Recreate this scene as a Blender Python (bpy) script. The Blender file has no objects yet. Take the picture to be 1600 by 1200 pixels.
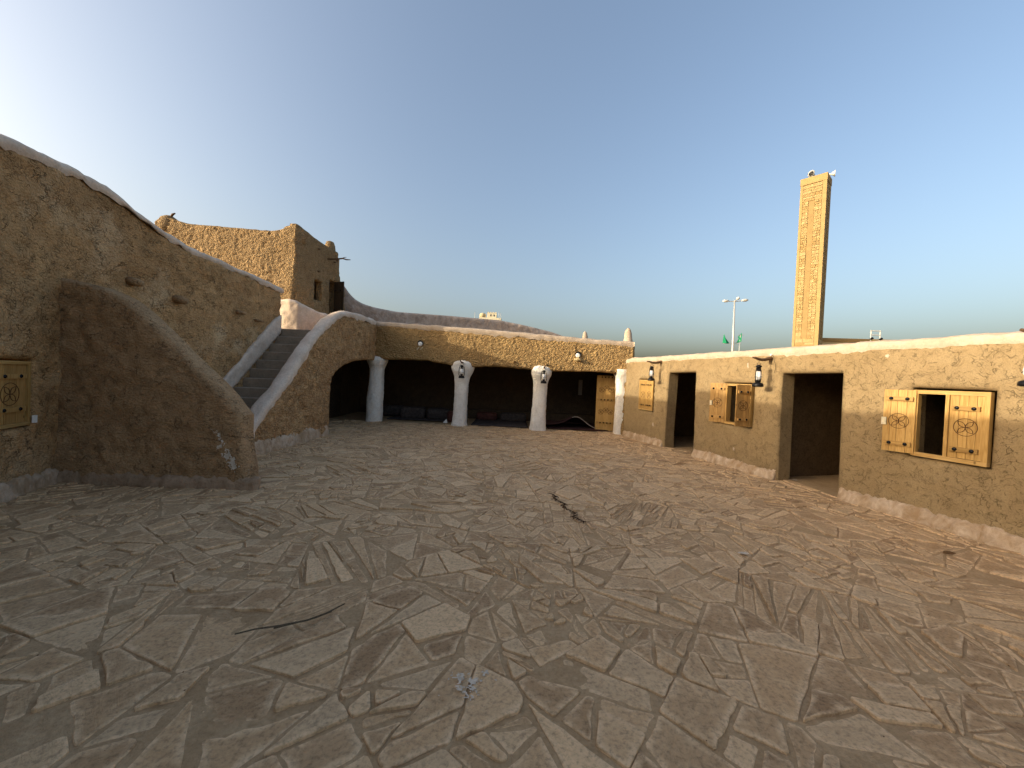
import bpy, math, random
from math import radians, sin, cos, pi, hypot
import numpy as np
from mathutils import Vector, Matrix, noise
from mathutils.geometry import delaunay_2d_cdt
random.seed(11)
S = bpy.context.scene
COL = S.collection

# ------------------------------------------------------------------ camera
EYE, FPX, PITCH, ROLL = 1.65, 601.0, 0.0156, 0.045
cam_d = bpy.data.cameras.new('camera'); cam = bpy.data.objects.new('camera', cam_d); COL.objects.link(cam)
S.camera = cam
cam_d.sensor_width = 36.0; cam_d.lens = 36.0*FPX/1600.0; cam_d.clip_end = 3000; cam_d.clip_start = .05
_f = Vector((0, cos(PITCH), -sin(PITCH))); _r0 = Vector((1, 0, 0)); _u0 = Vector((0, sin(PITCH), cos(PITCH)))
_r = _r0*cos(ROLL)+_u0*sin(ROLL); _u = -_r0*sin(ROLL)+_u0*cos(ROLL)
cam.matrix_world = Matrix(((_r.x, _u.x, -_f.x, 0), (_r.y, _u.y, -_f.y, 0), (_r.z, _u.z, -_f.z, EYE), (0, 0, 0, 1)))
# ------------------------------------------------------------------ light
SUN_EL = radians(13.6)
to_sun = Vector((-.955*cos(SUN_EL), -.296*cos(SUN_EL), sin(SUN_EL)))
w = bpy.data.worlds.new("World"); S.world = w; w.use_nodes = True
wn = w.node_tree.nodes; wl = w.node_tree.links
sky = wn.new('ShaderNodeTexSky'); sky.sky_type = 'NISHITA'; sky.sun_disc = False
sky.sun_elevation = SUN_EL; sky.sun_rotation = math.atan2(to_sun.x, to_sun.y)
sky.air_density = 1.0; sky.dust_density = 7.2; sky.ozone_density = 1.1; sky.altitude = 0
wl.new(sky.outputs[0], wn['Background'].inputs[0]); wn['Background'].inputs[1].default_value = 0.15
sl = bpy.data.lights.new('sun', 'SUN'); so = bpy.data.objects.new('sun', sl); COL.objects.link(so)
sl.energy = 2.0; sl.angle = radians(.6); sl.color = (1.0, .895, .69)
so.rotation_euler = to_sun.to_track_quat('Z', 'Y').to_euler()
S.view_settings.view_transform = 'Standard'; S.view_settings.look = 'None'
S.view_settings.gamma = 1.0; S.view_settings.exposure = 1.26
try: S.view_settings.use_curve_mapping = False
except Exception: pass
S.render.engine = 'CYCLES'
S.cycles.max_bounces = 8; S.cycles.diffuse_bounces = 5

# ------------------------------------------------------------------ materials
def nt(name):
    m = bpy.data.materials.new(name); m.use_nodes = True
    t = m.node_tree; b = t.nodes['Principled BSDF']; b.inputs['Roughness'].default_value = .9
    if 'Specular IOR Level' in b.inputs: b.inputs['Specular IOR Level'].default_value = .15
    return m, t, b
def N(t, typ, **k):
    n = t.nodes.new(typ)
    for a, v in k.items():
        if a.startswith('_'): setattr(n, a[1:], v)
        else:
            key = int(a[1:]) if a[0] == 'i' and a[1:].isdigit() else a
            n.inputs[key].default_value = v
    return n
def noise_n(t, vec, scale, detail=6, rough=.6, dist=0):
    n = N(t, 'ShaderNodeTexNoise'); n.inputs['Scale'].default_value = scale; n.inputs['Detail'].default_value = detail
    n.inputs['Roughness'].default_value = rough; n.inputs['Distortion'].default_value = dist
    t.links.new(vec, n.inputs['Vector']); return n.outputs['Fac']
def ramp(t, fac, stops):
    r = t.nodes.new('ShaderNodeValToRGB'); e = r.color_ramp.elements
    while len(e) < len(stops): e.new(.5)
    for i, (p, c) in enumerate(stops):
        e[i].position = p; e[i].color = (*c, 1) if len(c) == 3 else c
    t.links.new(fac, r.inputs[0]); return r.outputs[0]
def g(v): return (v, v, v)
def math_n(t, op, a, b=None):
    n = t.nodes.new('ShaderNodeMath'); n.operation = op; n.use_clamp = False
    for i, x in enumerate((a, b)):
        if x is None: continue
        if isinstance(x, (int, float)): n.inputs[i].default_value = x
        else: t.links.new(x, n.inputs[i])
    return n.outputs[0]
def mix(t, fac, a, b, mode='MIX'):
    n = t.nodes.new('ShaderNodeMix'); n.data_type = 'RGBA'; n.blend_type = mode
    def put(i, x):
        if isinstance(x, (tuple, list)): n.inputs[i].default_value = (*x[:3], 1)
        elif isinstance(x, (int, float)): n.inputs[i].default_value = x
        else: t.links.new(x, n.inputs[i])
    put(0, fac); put(6, a); put(7, b); return n.outputs[2]
def bump(t, b, h, dist, prev=None, strength=1.0):
    n = t.nodes.new('ShaderNodeBump'); n.inputs['Distance'].default_value = dist; n.inputs['Strength'].default_value = strength
    t.links.new(h, n.inputs['Height'])
    if prev: t.links.new(prev, n.inputs['Normal'])
    t.links.new(n.outputs[0], b.inputs['Normal']); return n.outputs[0]
def objvec(t): return t.nodes.new('ShaderNodeTexCoord').outputs['Object']
def mapping(t, vec, sc=(1, 1, 1), loc=(0, 0, 0)):
    m = t.nodes.new('ShaderNodeMapping'); m.inputs['Scale'].default_value = sc; m.inputs['Location'].default_value = loc
    t.links.new(vec, m.inputs['Vector']); return m.outputs[0]

def mud(name, c1, c2, dark, grit=40, gritd=.012, crack=0.0, crscale=6, crackw=.035, flake=0.0, pale=None, palescale=.9, midw=.6, finew=.5, mul=.55, mscale=.55, cmap=(1, 1, 1), mth=(.47, .56)):
    m, t, b = nt(name); v = objvec(t)
    big = noise_n(t, v, .9, 5, .62); mid = noise_n(t, v, 6, 6, .65)
    fine = noise_n(t, v, grit, 6, .7)
    col = mix(t, ramp(t, big, [(.35, g(0)), (.65, g(1))]), c1, c2)
    col = mix(t, ramp(t, mid, [(.42, g(.45)), (.62, g(0))]), col, dark)
    if pale:
        pf = ramp(t, noise_n(t, mapping(t, v, (1, 1, 1), (7, 3, 5)), palescale, 7, .7), [(.52, g(0)), (.64, g(.75))])
        col = mix(t, pf, col, pale)
    col = mix(t, mul, col, ramp(t, fine, [(.38, g(.50)), (.50, g(1.0)), (.62, g(1.18))]), 'MULTIPLY')
    h = math_n(t, 'ADD', math_n(t, 'MULTIPLY', fine, finew), math_n(t, 'MULTIPLY', mid, midw))
    if crack > 0:
        nz = t.nodes.new('ShaderNodeTexNoise'); nz.inputs['Scale'].default_value = 3.2; nz.inputs['Detail'].default_value = 4
        t.links.new(v, nz.inputs['Vector'])
        add = t.nodes.new('ShaderNodeVectorMath'); add.operation = 'MULTIPLY_ADD'
        t.links.new(nz.outputs['Color'], add.inputs[0]); add.inputs[1].default_value = (.5, .5, .5); t.links.new(v, add.inputs[2])
        vo = t.nodes.new('ShaderNodeTexVoronoi'); vo.feature = 'DISTANCE_TO_EDGE'; vo.inputs['Scale'].default_value = crscale
        vo.inputs['Randomness'].default_value = 1
        cv = mapping(t, add.outputs[0], cmap); t.links.new(cv, vo.inputs['Vector'])
        line = ramp(t, vo.outputs[0], [(0, g(1)), (crackw, g(0))])
        mask = ramp(t, noise_n(t, mapping(t, v, (1, 1, 1), (3, 9, 2)), crscale*mscale, 3, .6), [(mth[0], g(0)), (mth[1], g(1))])
        cr = math_n(t, 'MULTIPLY', line, mask)
        vo2 = t.nodes.new('ShaderNodeTexVoronoi'); vo2.feature = 'DISTANCE_TO_EDGE'; vo2.inputs['Scale'].default_value = crscale*2.1
        t.links.new(cv, vo2.inputs['Vector'])
        mask2 = ramp(t, noise_n(t, mapping(t, v, (1, 1, 1), (13, 1, 8)), crscale*.8, 3, .6), [(.52, g(0)), (.6, g(.8))])
        cr2 = math_n(t, 'MULTIPLY', ramp(t, vo2.outputs[0], [(0, g(1)), (crackw*1.3, g(0))]), mask2)
        cr = math_n(t, 'MAXIMUM', cr, cr2)
        col = mix(t, math_n(t, 'MULTIPLY', cr, crack), col, tuple(x*.35 for x in dark))
        h = math_n(t, 'SUBTRACT', h, math_n(t, 'MULTIPLY', cr, .9*crack))
    if flake > 0:
        vo3 = t.nodes.new('ShaderNodeTexVoronoi'); vo3.inputs['Scale'].default_value = grit*.45
        t.links.new(mapping(t, v, (1, 1, 1.6)), vo3.inputs['Vector'])
        h = math_n(t, 'ADD', h, math_n(t, 'MULTIPLY', vo3.outputs[0], -flake))
    t.links.new(col, b.inputs['Base Color'])
    bump(t, b, h, gritd)
    return m
M = {}
M['mud_right'] = mud('tan_trowelled_mud', (.315, .228, .122), (.27, .19, .098), (.235, .16, .08), 70, .011, .62, 9.5, .040, 0, None, 1, .5, .45, .4, 1.35, (1, 1, 1.6), (.48, .55))
M['mud_left'] = mud('brown_cracked_mud', (.57, .355, .165), (.46, .275, .125), (.29, .18, .085), 44, .034, .7, 6.5, .032, .4, (.62, .445, .26), .8, .6, .6, .6, 1.15, (1, 1, 1.7), (.49, .56))
M['mud_butt'] = mud('dark_brown_mud', (.45, .292, .155), (.38, .24, .125), (.26, .163, .085), 52, .028, .65, 7, .032, .4, None, 1, .6, .45, .5, 1.2, (1, 1, 1.8), (.50, .57))
M['mud_arc'] = mud('golden_coarse_mud', (.50, .33, .145), (.44, .28, .12), (.25, .15, .065), 36, .05, .0, 5, .03, .9, None, 1, .25, 1.0, .8)
M['mud_stair'] = mud('ochre_brown_mud', (.60, .38, .18), (.50, .295, .135), (.25, .14, .07), 30, .040, .5, 9, .04, .8, None, 1, .6, .8, .75)
M['mud_room'] = mud('straw_rich_mud', (.47, .32, .165), (.40, .265, .13), (.22, .14, .065), 36, .06, .0, 5, .03, 1.1, None, 1, .2, 1.1, .9)
M['mud_inside'] = mud('shade_toned_interior_mud', (.095, .066, .042), (.075, .052, .033), (.045, .03, .02), 30, .015)  # interior shade put into the colour as an extra dark mud
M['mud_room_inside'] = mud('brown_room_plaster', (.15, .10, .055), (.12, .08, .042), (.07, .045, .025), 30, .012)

def plaster(name, c, dirt, stroke=(1, 1, 1), amt=.5, gr=35, bd=.012):
    m, t, b = nt(name); v = objvec(t)
    f1 = noise_n(t, mapping(t, v, stroke), 5, 7, .68, .4); f2 = noise_n(t, v, gr, 5, .65); f3 = noise_n(t, v, 1.6, 5, .6)
    col = mix(t, ramp(t, f1, [(.36, g(amt)), (.62, g(0))]), c, dirt)
    col = mix(t, ramp(t, f3, [(.4, g(.35)), (.65, g(0))]), col, dirt)
    col = mix(t, .4, col, ramp(t, f2, [(.28, g(.6)), (.55, g(1.05))]), 'MULTIPLY')
    t.links.new(col, b.inputs['Base Color'])
    bump(t, b, math_n(t, 'ADD', math_n(t, 'MULTIPLY', f1, 1.2), math_n(t, 'MULTIPLY', f2, .6)), bd)
    return m
M['lime'] = plaster('dirty_lime_plaster', (.74, .61, .49), (.46, .35, .26), (1, 1, 1), .55, 30, .016)
M['lime_warm'] = plaster('cream_lime_plaster', (.52, .42, .325), (.36, .27, .19), (1, 1, 1), .6, 30, .012)
M['lime_base'] = plaster('worn_lime_skirting', (.62, .49, .365), (.36, .24, .135), (1, 1, .6), 1.0, 16, .035)
M['stone_base'] = plaster('dirty_stone_skirting', (.42, .30, .20), (.27, .18, .11), (1, 1, .6), .9, 20, .03)
M['lime_grey'] = plaster('grey_weathered_lime', (.56, .45, .37), (.33, .245, .19), (1, 1, .7), .95, 16, .04)
M['column'] = plaster('whitewash', (.88, .84, .77), (.66, .58, .47), (1, 1, 1), .4, 22, .03)
M['stub'] = plaster('white_splash', (.66, .60, .51), (.45, .37, .28), (1, 1, 1), .5, 30, .01)

def simple(name, c, rough=.7, metal=0, var=.15, sc=20, bd=.002):
    m, t, b = nt(name); v = objvec(t); f = noise_n(t, v, sc, 5, .6)
    t.links.new(mix(t, 1, c, ramp(t, f, [(.3, g(1-var)), (.7, g(1+var))]), 'MULTIPLY'), b.inputs['Base Color'])
    b.inputs['Roughness'].default_value = rough; b.inputs['Metallic'].default_value = metal
    if bd: bump(t, b, f, bd)
    return m
def wood(name, c, dk, axis='Z', knots=True):
    m, t, b = nt(name); v = objvec(t)
    oi = t.nodes.new('ShaderNodeObjectInfo')
    cmb = t.nodes.new('ShaderNodeCombineXYZ')
    for i in range(3): t.links.new(math_n(t, 'MULTIPLY', oi.outputs['Random'], 17.3*(i+1)), cmb.inputs[i])
    ad = t.nodes.new('ShaderNodeVectorMath'); ad.operation = 'ADD'; t.links.new(v, ad.inputs[0]); t.links.new(cmb.outputs[0], ad.inputs[1])
    sc = (1, 1, .07) if axis == 'Z' else (.07, .07, 1)
    f = noise_n(t, mapping(t, ad.outputs[0], sc), 60, 6, .6, .8)
    col = mix(t, ramp(t, f, [(.38, g(.8)), (.6, g(0))]), c, dk)
    if knots:
        vo = t.nodes.new('ShaderNodeTexVoronoi'); vo.inputs['Scale'].default_value = 6.5
        t.links.new(mapping(t, ad.outputs[0], (1, 1, .6)), vo.inputs['Vector'])
        col = mix(t, ramp(t, vo.outputs[0], [(.04, g(.85)), (.10, g(0))]), col, tuple(x*.3 for x in dk))
    hv = mix(t, 1, col, ramp(t, oi.outputs['Random'], [(0, g(.82)), (1, g(1.12))]), 'MULTIPLY')
    t.links.new(hv, b.inputs['Base Color']); b.inputs['Roughness'].default_value = .55
    bump(t, b, f, .0015); return m
M['pine'] = wood('varnished_pine', (.48, .30, .105), (.33, .18, .05))
M['pine_h'] = wood('varnished_pine_horizontal', (.48, .31, .12), (.33, .18, .05), 'X')
M['pine_old'] = wood('aged_pine', (.47, .28, .10), (.32, .17, .05))
M['pine_bat'] = wood('shadow_toned_pine_batten', (.41, .25, .085), (.26, .14, .04), 'X')  # same pine, toned darker in place of the batten edge shadows
M['branch'] = wood('dark_branch_bark', (.16, .09, .045), (.06, .035, .02), 'Z', False)
M['darkwood'] = wood('dark_stained_wood', (.06, .04, .024), (.03, .02, .012))
M['burn'] = simple('burnt_line', (.07, .03, .015), .8, 0, .2)
M['iron'] = simple('black_iron', (.018, .017, .018), .35, .6, .3)
M['dome'] = simple('stud_metal', (.02, .02, .022), .25, .8, .2)
M['white'] = simple('white_enamel', (.78, .76, .72), .5, 0, .06)
M['palewood'] = simple('pale_sticks', (.62, .54, .38), .8, 0, .2)
M['ledge'] = simple('straw_mud_ledge', (.5, .38, .2), .9, 0, .3, 30, .01)
m, t, b = nt('chimney_glass'); b.inputs['Base Color'].default_value = (.85, .85, .85, 1); b.inputs['Roughness'].default_value = .3
b.inputs['Transmission Weight'].default_value = .12; b.inputs['Specular IOR Level'].default_value = .5; M['glass'] = m
M['treads'] = plaster('dusty_grey_step_stone', (.34, .265, .195), (.21, .165, .12), (1, 1, 1), .6, 25, .01)
M['rug'] = simple('dark_rug', (.05, .022, .02), .95, 0, .5, 40, .01)
M['cloth'] = simple('dark_cushion_cloth', (.055, .045, .042), .95, 0, .5, 12, .01)
M['clothr'] = simple('maroon_cushion_cloth', (.075, .03, .025), .95, 0, .5, 12, .01)
M['lightcloth'] = simple('pale_rug_edge', (.32, .28, .24), .95, 0, .3)
M['greybox'] = simple('grey_sheet_metal', (.28, .25, .22), .6, .1, .1)
M['frond'] = simple('dry_palm_leaf', (.085, .065, .04), .8, 0, .4, 60)
M['twig'] = simple('dry_twigs', (.05, .028, .015), .9, 0, .4, 60)
M['leaf'] = simple('brown_dead_leaf', (.13, .07, .03), .9, 0, .4, 60)
M['paintspot'] = simple('spilled_white_paint', (.50, .425, .335), .8, 0, .25, 40)
M['steel'] = simple('galvanised_steel', (.45, .45, .43), .5, .3, .1)
M['lamphead'] = simple('lamp_head_grey', (.55, .54, .5), .5, 0, .1)
M['flag'] = simple('green_flag_cloth', (.01, .20, .09), .8, 0, .15)
M['cream'] = simple('cream_render', (.66, .60, .44), .9, 0, .06, 2, 0)
M['cream_dk'] = simple('ochre_render', (.50, .42, .26), .9, 0, .06, 2, 0)
M['windark'] = simple('dark_window', (.05, .06, .07), .3, 0, .1)
M['ltstone'] = simple('yellow_stone_band', (.335, .23, .10), .85, 0, .12, 3, .004)
M['dkstone'] = simple('smooth_ochre_panel', (.28, .187, .08), .85, 0, .12, 3, .003)
# split face stone: colour changes block by block
m, t, b = nt('split_face_sandstone'); oi = t.nodes.new('ShaderNodeObjectInfo'); v = objvec(t)
f = noise_n(t, mapping(t, v, (1, 1, 5)), 5, 6, .7)
c = mix(t, ramp(t, oi.outputs['Random'], [(0, g(0)), (1, g(1))]), (.42, .31, .15), (.30, .20, .082))
t.links.new(mix(t, .7, c, ramp(t, f, [(.3, g(.65)), (.6, g(1.1))]), 'MULTIPLY'), b.inputs['Base Color']); bump(t, b, f, .06); M['block'] = m
# sand ground
m, t, b = nt('sandy_ground'); v = objvec(t); f = noise_n(t, v, .4, 8, .6); f2 = noise_n(t, v, 12, 6, .6)
t.links.new(mix(t, .5, mix(t, f, (.36, .27, .17), (.28, .21, .13)), ramp(t, f2, [(.3, g(.7)), (.7, g(1.1))]), 'MULTIPLY'), b.inputs['Base Color']); bump(t, b, f2, .02); M['sand'] = m
# mortar
m, t, b = nt('dusty_cement_mortar'); v = objvec(t)
f = noise_n(t, v, 2.2, 8, .65); f2 = noise_n(t, v, 38, 6, .7); f3 = noise_n(t, v, 9, 6, .7, .5)
c = mix(t, ramp(t, f, [(.35, g(0)), (.65, g(1))]), (0.399, 0.266, 0.140), (0.494, 0.347, 0.194))
c = mix(t, ramp(t, f3, [(.5, g(0)), (.68, g(.6))]), c, (0.570, 0.422, 0.251))
c = mix(t, .55, c, ramp(t, f2, [(.3, g(.55)), (.6, g(1.1))]), 'MULTIPLY')
t.links.new(mix(t, 1, c, (.90, .88, .88), 'MULTIPLY'), b.inputs['Base Color'])
bump(t, b, math_n(t, 'ADD', f2, math_n(t, 'MULTIPLY', f3, 1.2)), .014); M['mortar'] = m
# flagstone: uv = stone-aligned coordinates, attribute tone = per-stone value, edge = cement smear near the rim
m, t, b = nt('flagstone'); v = objvec(t)
tone = t.nodes.new('ShaderNodeAttribute'); tone.attribute_name = 'tone'
edge = t.nodes.new('ShaderNodeAttribute'); edge.attribute_name = 'rim'
uv = t.nodes.new('ShaderNodeUVMap').outputs[0]
st = noise_n(t, mapping(t, uv, (1.6, 9, 1)), 2.4, 8, .68, .5); bl = noise_n(t, v, 6.0, 8, .7); fi = noise_n(t, v, 45, 6, .7)
patch = noise_n(t, v, .55, 5, .6)
c = ramp(t, tone.outputs['Fac'], [(0, (0.31, 0.19, 0.095)), (0.2, (0.41, 0.257, 0.13)), (0.42, (0.45, 0.295, 0.157)), (0.58, (0.50, 0.32, 0.165)), (0.75, (0.57, 0.378, 0.205)), (0.88, (0.50, 0.348, 0.20)), (1, (0.70, 0.475, 0.265))])
c = mix(t, ramp(t, st, [(.34, g(.42)), (.54, g(0))]), c, mix(t, .5, c, (0.208, 0.116, 0.055)))
c = mix(t, ramp(t, bl, [(.49, g(0)), (.64, g(.62))]), c, (0.591, 0.407, 0.232))
rimf = math_n(t, 'MULTIPLY', edge.outputs['Fac'], ramp(t, noise_n(t, v, 9, 5, .7), [(.40, g(.1)), (.56, g(.95))]))
c = mix(t, rimf, c, (0.692, 0.486, 0.289))
c = mix(t, ramp(t, patch, [(.50, g(0)), (.66, g(.30))]), c, (0.604, 0.402, 0.211))
c = mix(t, .7, c, ramp(t, fi, [(.34, g(.45)), (.50, g(1.0)), (.64, g(1.15))]), 'MULTIPLY')
t.links.new(c, b.inputs['Base Color']); b.inputs['Roughness'].default_value = .72; b.inputs['Specular IOR Level'].default_value = .3
bump(t, b, math_n(t, 'ADD', math_n(t, 'MULTIPLY', st, 1.0), math_n(t, 'ADD', math_n(t, 'MULTIPLY', fi, .4), math_n(t, 'MULTIPLY', bl, .8))), .018)
M['flag_stone'] = m

# ------------------------------------------------------------------ object helpers
def thing(name, label, cat, loc=(0, 0, 0), group=None):
    o = bpy.data.objects.new(name, None); COL.objects.link(o); o.location = loc; o.empty_display_size = .1
    o['label'] = label; o['category'] = cat
    if group: o['group'] = group
    return o
def tag(o, label, cat, group=None):
    o['label'] = label; o['category'] = cat
    if group: o['group'] = group
    return o
def rootloc(o):
    v = Vector((0, 0, 0))
    while o is not None: v += o.location; o = o.parent
    return v
class MB:
    def __init__(s): s.v = []; s.f = []; s.org = None
    def add(s, vs, fs):
        n = len(s.v); s.v += [tuple(x) for x in vs]; s.f += [tuple(i+n for i in f) for f in fs]
    def box(s, o, ex, ey, ez):
        o, ex, ey, ez = map(Vector, (o, ex, ey, ez))
        if ex.cross(ey).dot(ez) < 0: o = o+ex; ex = -ex
        p = [o, o+ex, o+ex+ey, o+ey]; p += [q+ez for q in p]
        s.add(p, [(3, 2, 1, 0), (4, 5, 6, 7), (0, 1, 5, 4), (1, 2, 6, 5), (2, 3, 7, 6), (3, 0, 4, 7)]); return s
    def cbox(s, c, sx, sy, sz, ang=0):
        ex = Vector((cos(ang), sin(ang), 0))*sx; ey = Vector((-sin(ang), cos(ang), 0))*sy
        return s.box(Vector(c)-ex/2-ey/2, ex, ey, (0, 0, sz))
    def tube(s, pts, rad, n=8, cap=True):
        pts = [Vector(p) for p in pts]; k = len(pts)
        if not hasattr(rad, '__len__'): rad = [rad]*k
        vs = []; pu = None
        for i, p in enumerate(pts):
            tg = (pts[min(i+1, k-1)]-pts[max(i-1, 0)]).normalized()
            a = pu if pu is not None else (Vector((0, 0, 1)) if abs(tg.z) < .9 else Vector((1, 0, 0)))
            a = (a-tg*a.dot(tg)).normalized(); pu = a; bb = tg.cross(a)
            for j in range(n):
                q = 2*pi*j/n; vs.append(p+(a*cos(q)+bb*sin(q))*rad[i])
        fs = [(i*n+j, i*n+(j+1) % n, (i+1)*n+(j+1) % n, (i+1)*n+j) for i in range(k-1) for j in range(n)]
        if cap: fs += [tuple(range(n-1, -1, -1)), tuple(range((k-1)*n, k*n))]
        s.add(vs, fs); return s
    def lathe(s, prof, n=24, c=(0, 0, 0), fn=None):
        c = Vector(c); vs = []; k = len(prof)
        for i, (r, z) in enumerate(prof):
            for j in range(n):
                q = 2*pi*j/n; rr = r*(fn(q, z) if fn else 1)
                vs.append(c+Vector((rr*cos(q), rr*sin(q), z)))
        fs = [(i*n+j, i*n+(j+1) % n, (i+1)*n+(j+1) % n, (i+1)*n+j) for i in range(k-1) for j in range(n)]
        fs += [tuple(range(n-1, -1, -1)), tuple(range((k-1)*n, k*n))]
        s.add(vs, fs); return s
    def build(s, name, mat, parent=None, smooth=False, kind=None):
        me = bpy.data.meshes.new(name); L = rootloc(parent) if parent else Vector((0, 0, 0))
        vv = s.v if L.length == 0 else [(x-L.x, y-L.y, z-L.z) for x, y, z in s.v]
        me.from_pydata(vv, [], s.f); me.update()
        if smooth: me.polygons.foreach_set('use_smooth', [True]*len(me.polygons))
        me.materials.append(M[mat] if isinstance(mat, str) else mat)
        o = bpy.data.objects.new(name, me); COL.objects.link(o)
        if parent: o.parent = parent
        if kind: o['kind'] = kind
        return o
def fbm(p, o=4): return noise.fractal(p, 1.0, 2.0, o)

class Path:
    """horizontal polyline with smooth arc-length lookup; normal points to its right-hand side * side"""
    def __init__(s, pts, side=1):
        s.p = [Vector((a, b)) for a, b in pts]; s.side = side; s.L = [0]
        for a, b in zip(s.p, s.p[1:]): s.L.append(s.L[-1]+(b-a).length)
        s.len = s.L[-1]
    def raw(s, t):
        i = 0
        while i < len(s.L)-2 and t > s.L[i+1]: i += 1
        d = (s.p[i+1]-s.p[i]).normalized(); return s.p[i]+d*(t-s.L[i]), d
    def at(s, t):
        if len(s.p) == 2: q, d = s.raw(t)
        else:
            k = .25; a, _ = s.raw(t-k); q0, _ = s.raw(t); c_, _ = s.raw(t+k); q = a*.25+q0*.5+c_*.25; d = (c_-a).normalized()
        return q, Vector((d.y, -d.x))*s.side
    def map(s, t, z, d):
        q, n = s.at(t); return Vector((q.x+n.x*d, q.y+n.y*d, z))

def resample(poly, step):
    out = []
    for a, b in zip(poly, poly[1:]+poly[:1]):
        L = hypot(b[0]-a[0], b[1]-a[1]); k = max(1, int(round(L/step)))
        for i in range(k): out.append((a[0]+(b[0]-a[0])*i/k, a[1]+(b[1]-a[1])*i/k))
    return out
def inside(P, poly):
    x, y = P[:, 0], P[:, 1]; r = np.zeros(len(P), bool); n = len(poly); q = np.array(poly)
    for i in range(n):
        x1, y1 = q[i]; x2, y2 = q[(i+1) % n]
        if y1 == y2: continue
        c_ = ((y1 > y) != (y2 > y)) & (x < (x2-x1)*(y-y1)/(y2-y1)+x1); r ^= c_
    return r
def bdist(P, polys):
    best = np.full(len(P), 1e9)
    for poly in polys:
        q = np.array(poly)
        for i in range(len(q)):
            a = q[i]; d = q[(i+1) % len(q)]-a; L2 = d@d
            if L2 < 1e-12: continue
            t_ = np.clip(((P-a)@d)/L2, 0, 1); best = np.minimum(best, np.hypot(*(P-a-t_[:, None]*d).T))
    return best
def slab(name, mat, parent, outer, mapf, thick, holes=(), step=.06, rr=.03, disp=None, hole_r=None, smooth=True, jag=0.0, kind=None):
    """solid wall piece with rounded, uneven edges from a 2-D outline (along, up); disp(s,z) -> metres outwards"""
    rg = random.Random(len(outer)*7+int(thick*1000)+int(abs(outer[0][0])*10))
    loops = [resample(list(outer), step)]+[resample(list(h), step) for h in holes]
    if jag:
        loops = [[(x+rg.uniform(-jag, jag)*.5, z+rg.uniform(-jag, jag)) for x, z in lp] for lp in loops]
    xs = [p[0] for p in loops[0]]; zs = [p[1] for p in loops[0]]
    P = []
    z = min(zs)+step*.6; row = 0
    while z < max(zs):
        x = min(xs)+step*(.6+.5*(row % 2))
        while x < max(xs):
            P.append((x+rg.uniform(-.2, .2)*step, z+rg.uniform(-.2, .2)*step)); x += step
        z += step*.87; row += 1
    P = np.array(P); ok = inside(P, loops[0])
    for h in loops[1:]: ok &= ~inside(P, h)
    P = P[ok]; bd = bdist(P, loops); P = P[bd > step*.5]; bd = bd[bd > step*.5]
    base = []; edges = []
    for lp in loops:
        n0 = len(base); base += lp; edges += [(n0+i, n0+(i+1) % len(lp)) for i in range(len(lp))]
    nb = len(base); allp = [Vector(p) for p in base]+[Vector((float(a), float(c_))) for a, c_ in P]
    ov, oe, of, *_ = delaunay_2d_cdt(allp, edges, [], 0, 1e-6)
    A = np.array([(q.x, q.y) for q in ov]); T = [f_ for f_ in of if len(f_) == 3]
    cen = np.array([(A[f_[0]]+A[f_[1]]+A[f_[2]])/3 for f_ in T]); ok = inside(cen, loops[0])
    for h in loops[1:]: ok &= ~inside(cen, h)
    T = [f_ for f_, k in zip(T, ok) if k]
    D = bdist(A, loops)
    vs = []; n = len(A)
    for (x, z_), dd in zip(A, D):
        e = max(0., 1-dd/rr) if rr > 0 else 0; off = -rr*(1-math.sqrt(max(0, 1-e*e)))
        dp = disp(x, z_)*min(1, .25+dd/.08) if disp else 0
        vs.append(mapf(x, z_, off+dp))
    for (x, z_) in A: vs.append(mapf(x, z_, -thick))
    fs = []
    cnt = {}
    for a, b_, c_ in T:
        fs.append((a, b_, c_)); fs.append((c_+n, b_+n, a+n))
        for e in ((a, b_), (b_, c_), (c_, a)): cnt[e] = 1
    m_ = MB()
    ring = {}
    for (a, b_) in list(cnt):
        if (b_, a) not in cnt: fs.append((b_, a, a+n, b_+n))
    m_.v = [tuple(q) for q in vs]; m_.f = fs
    # orientation: want front facing +d
    a, b_, c_ = T[0]; p0, p1, p2 = map(Vector, (vs[a], vs[b_], vs[c_])); nn = (p1-p0).cross(p2-p0)
    q0 = Vector(mapf(*A[a], 0)); q1 = Vector(mapf(*A[a], 1))
    if nn.dot(q1-q0) < 0: m_.f = [tuple(reversed(f_)) for f_ in m_.f]
    o = m_.build(name, mat, parent, False, kind)
    if smooth:
        me = o.data; sm = [False]*len(me.polygons)
        for i in range(2*len(T)): sm[i] = True
        me.polygons.foreach_set('use_smooth', sm)
    return o
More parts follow.
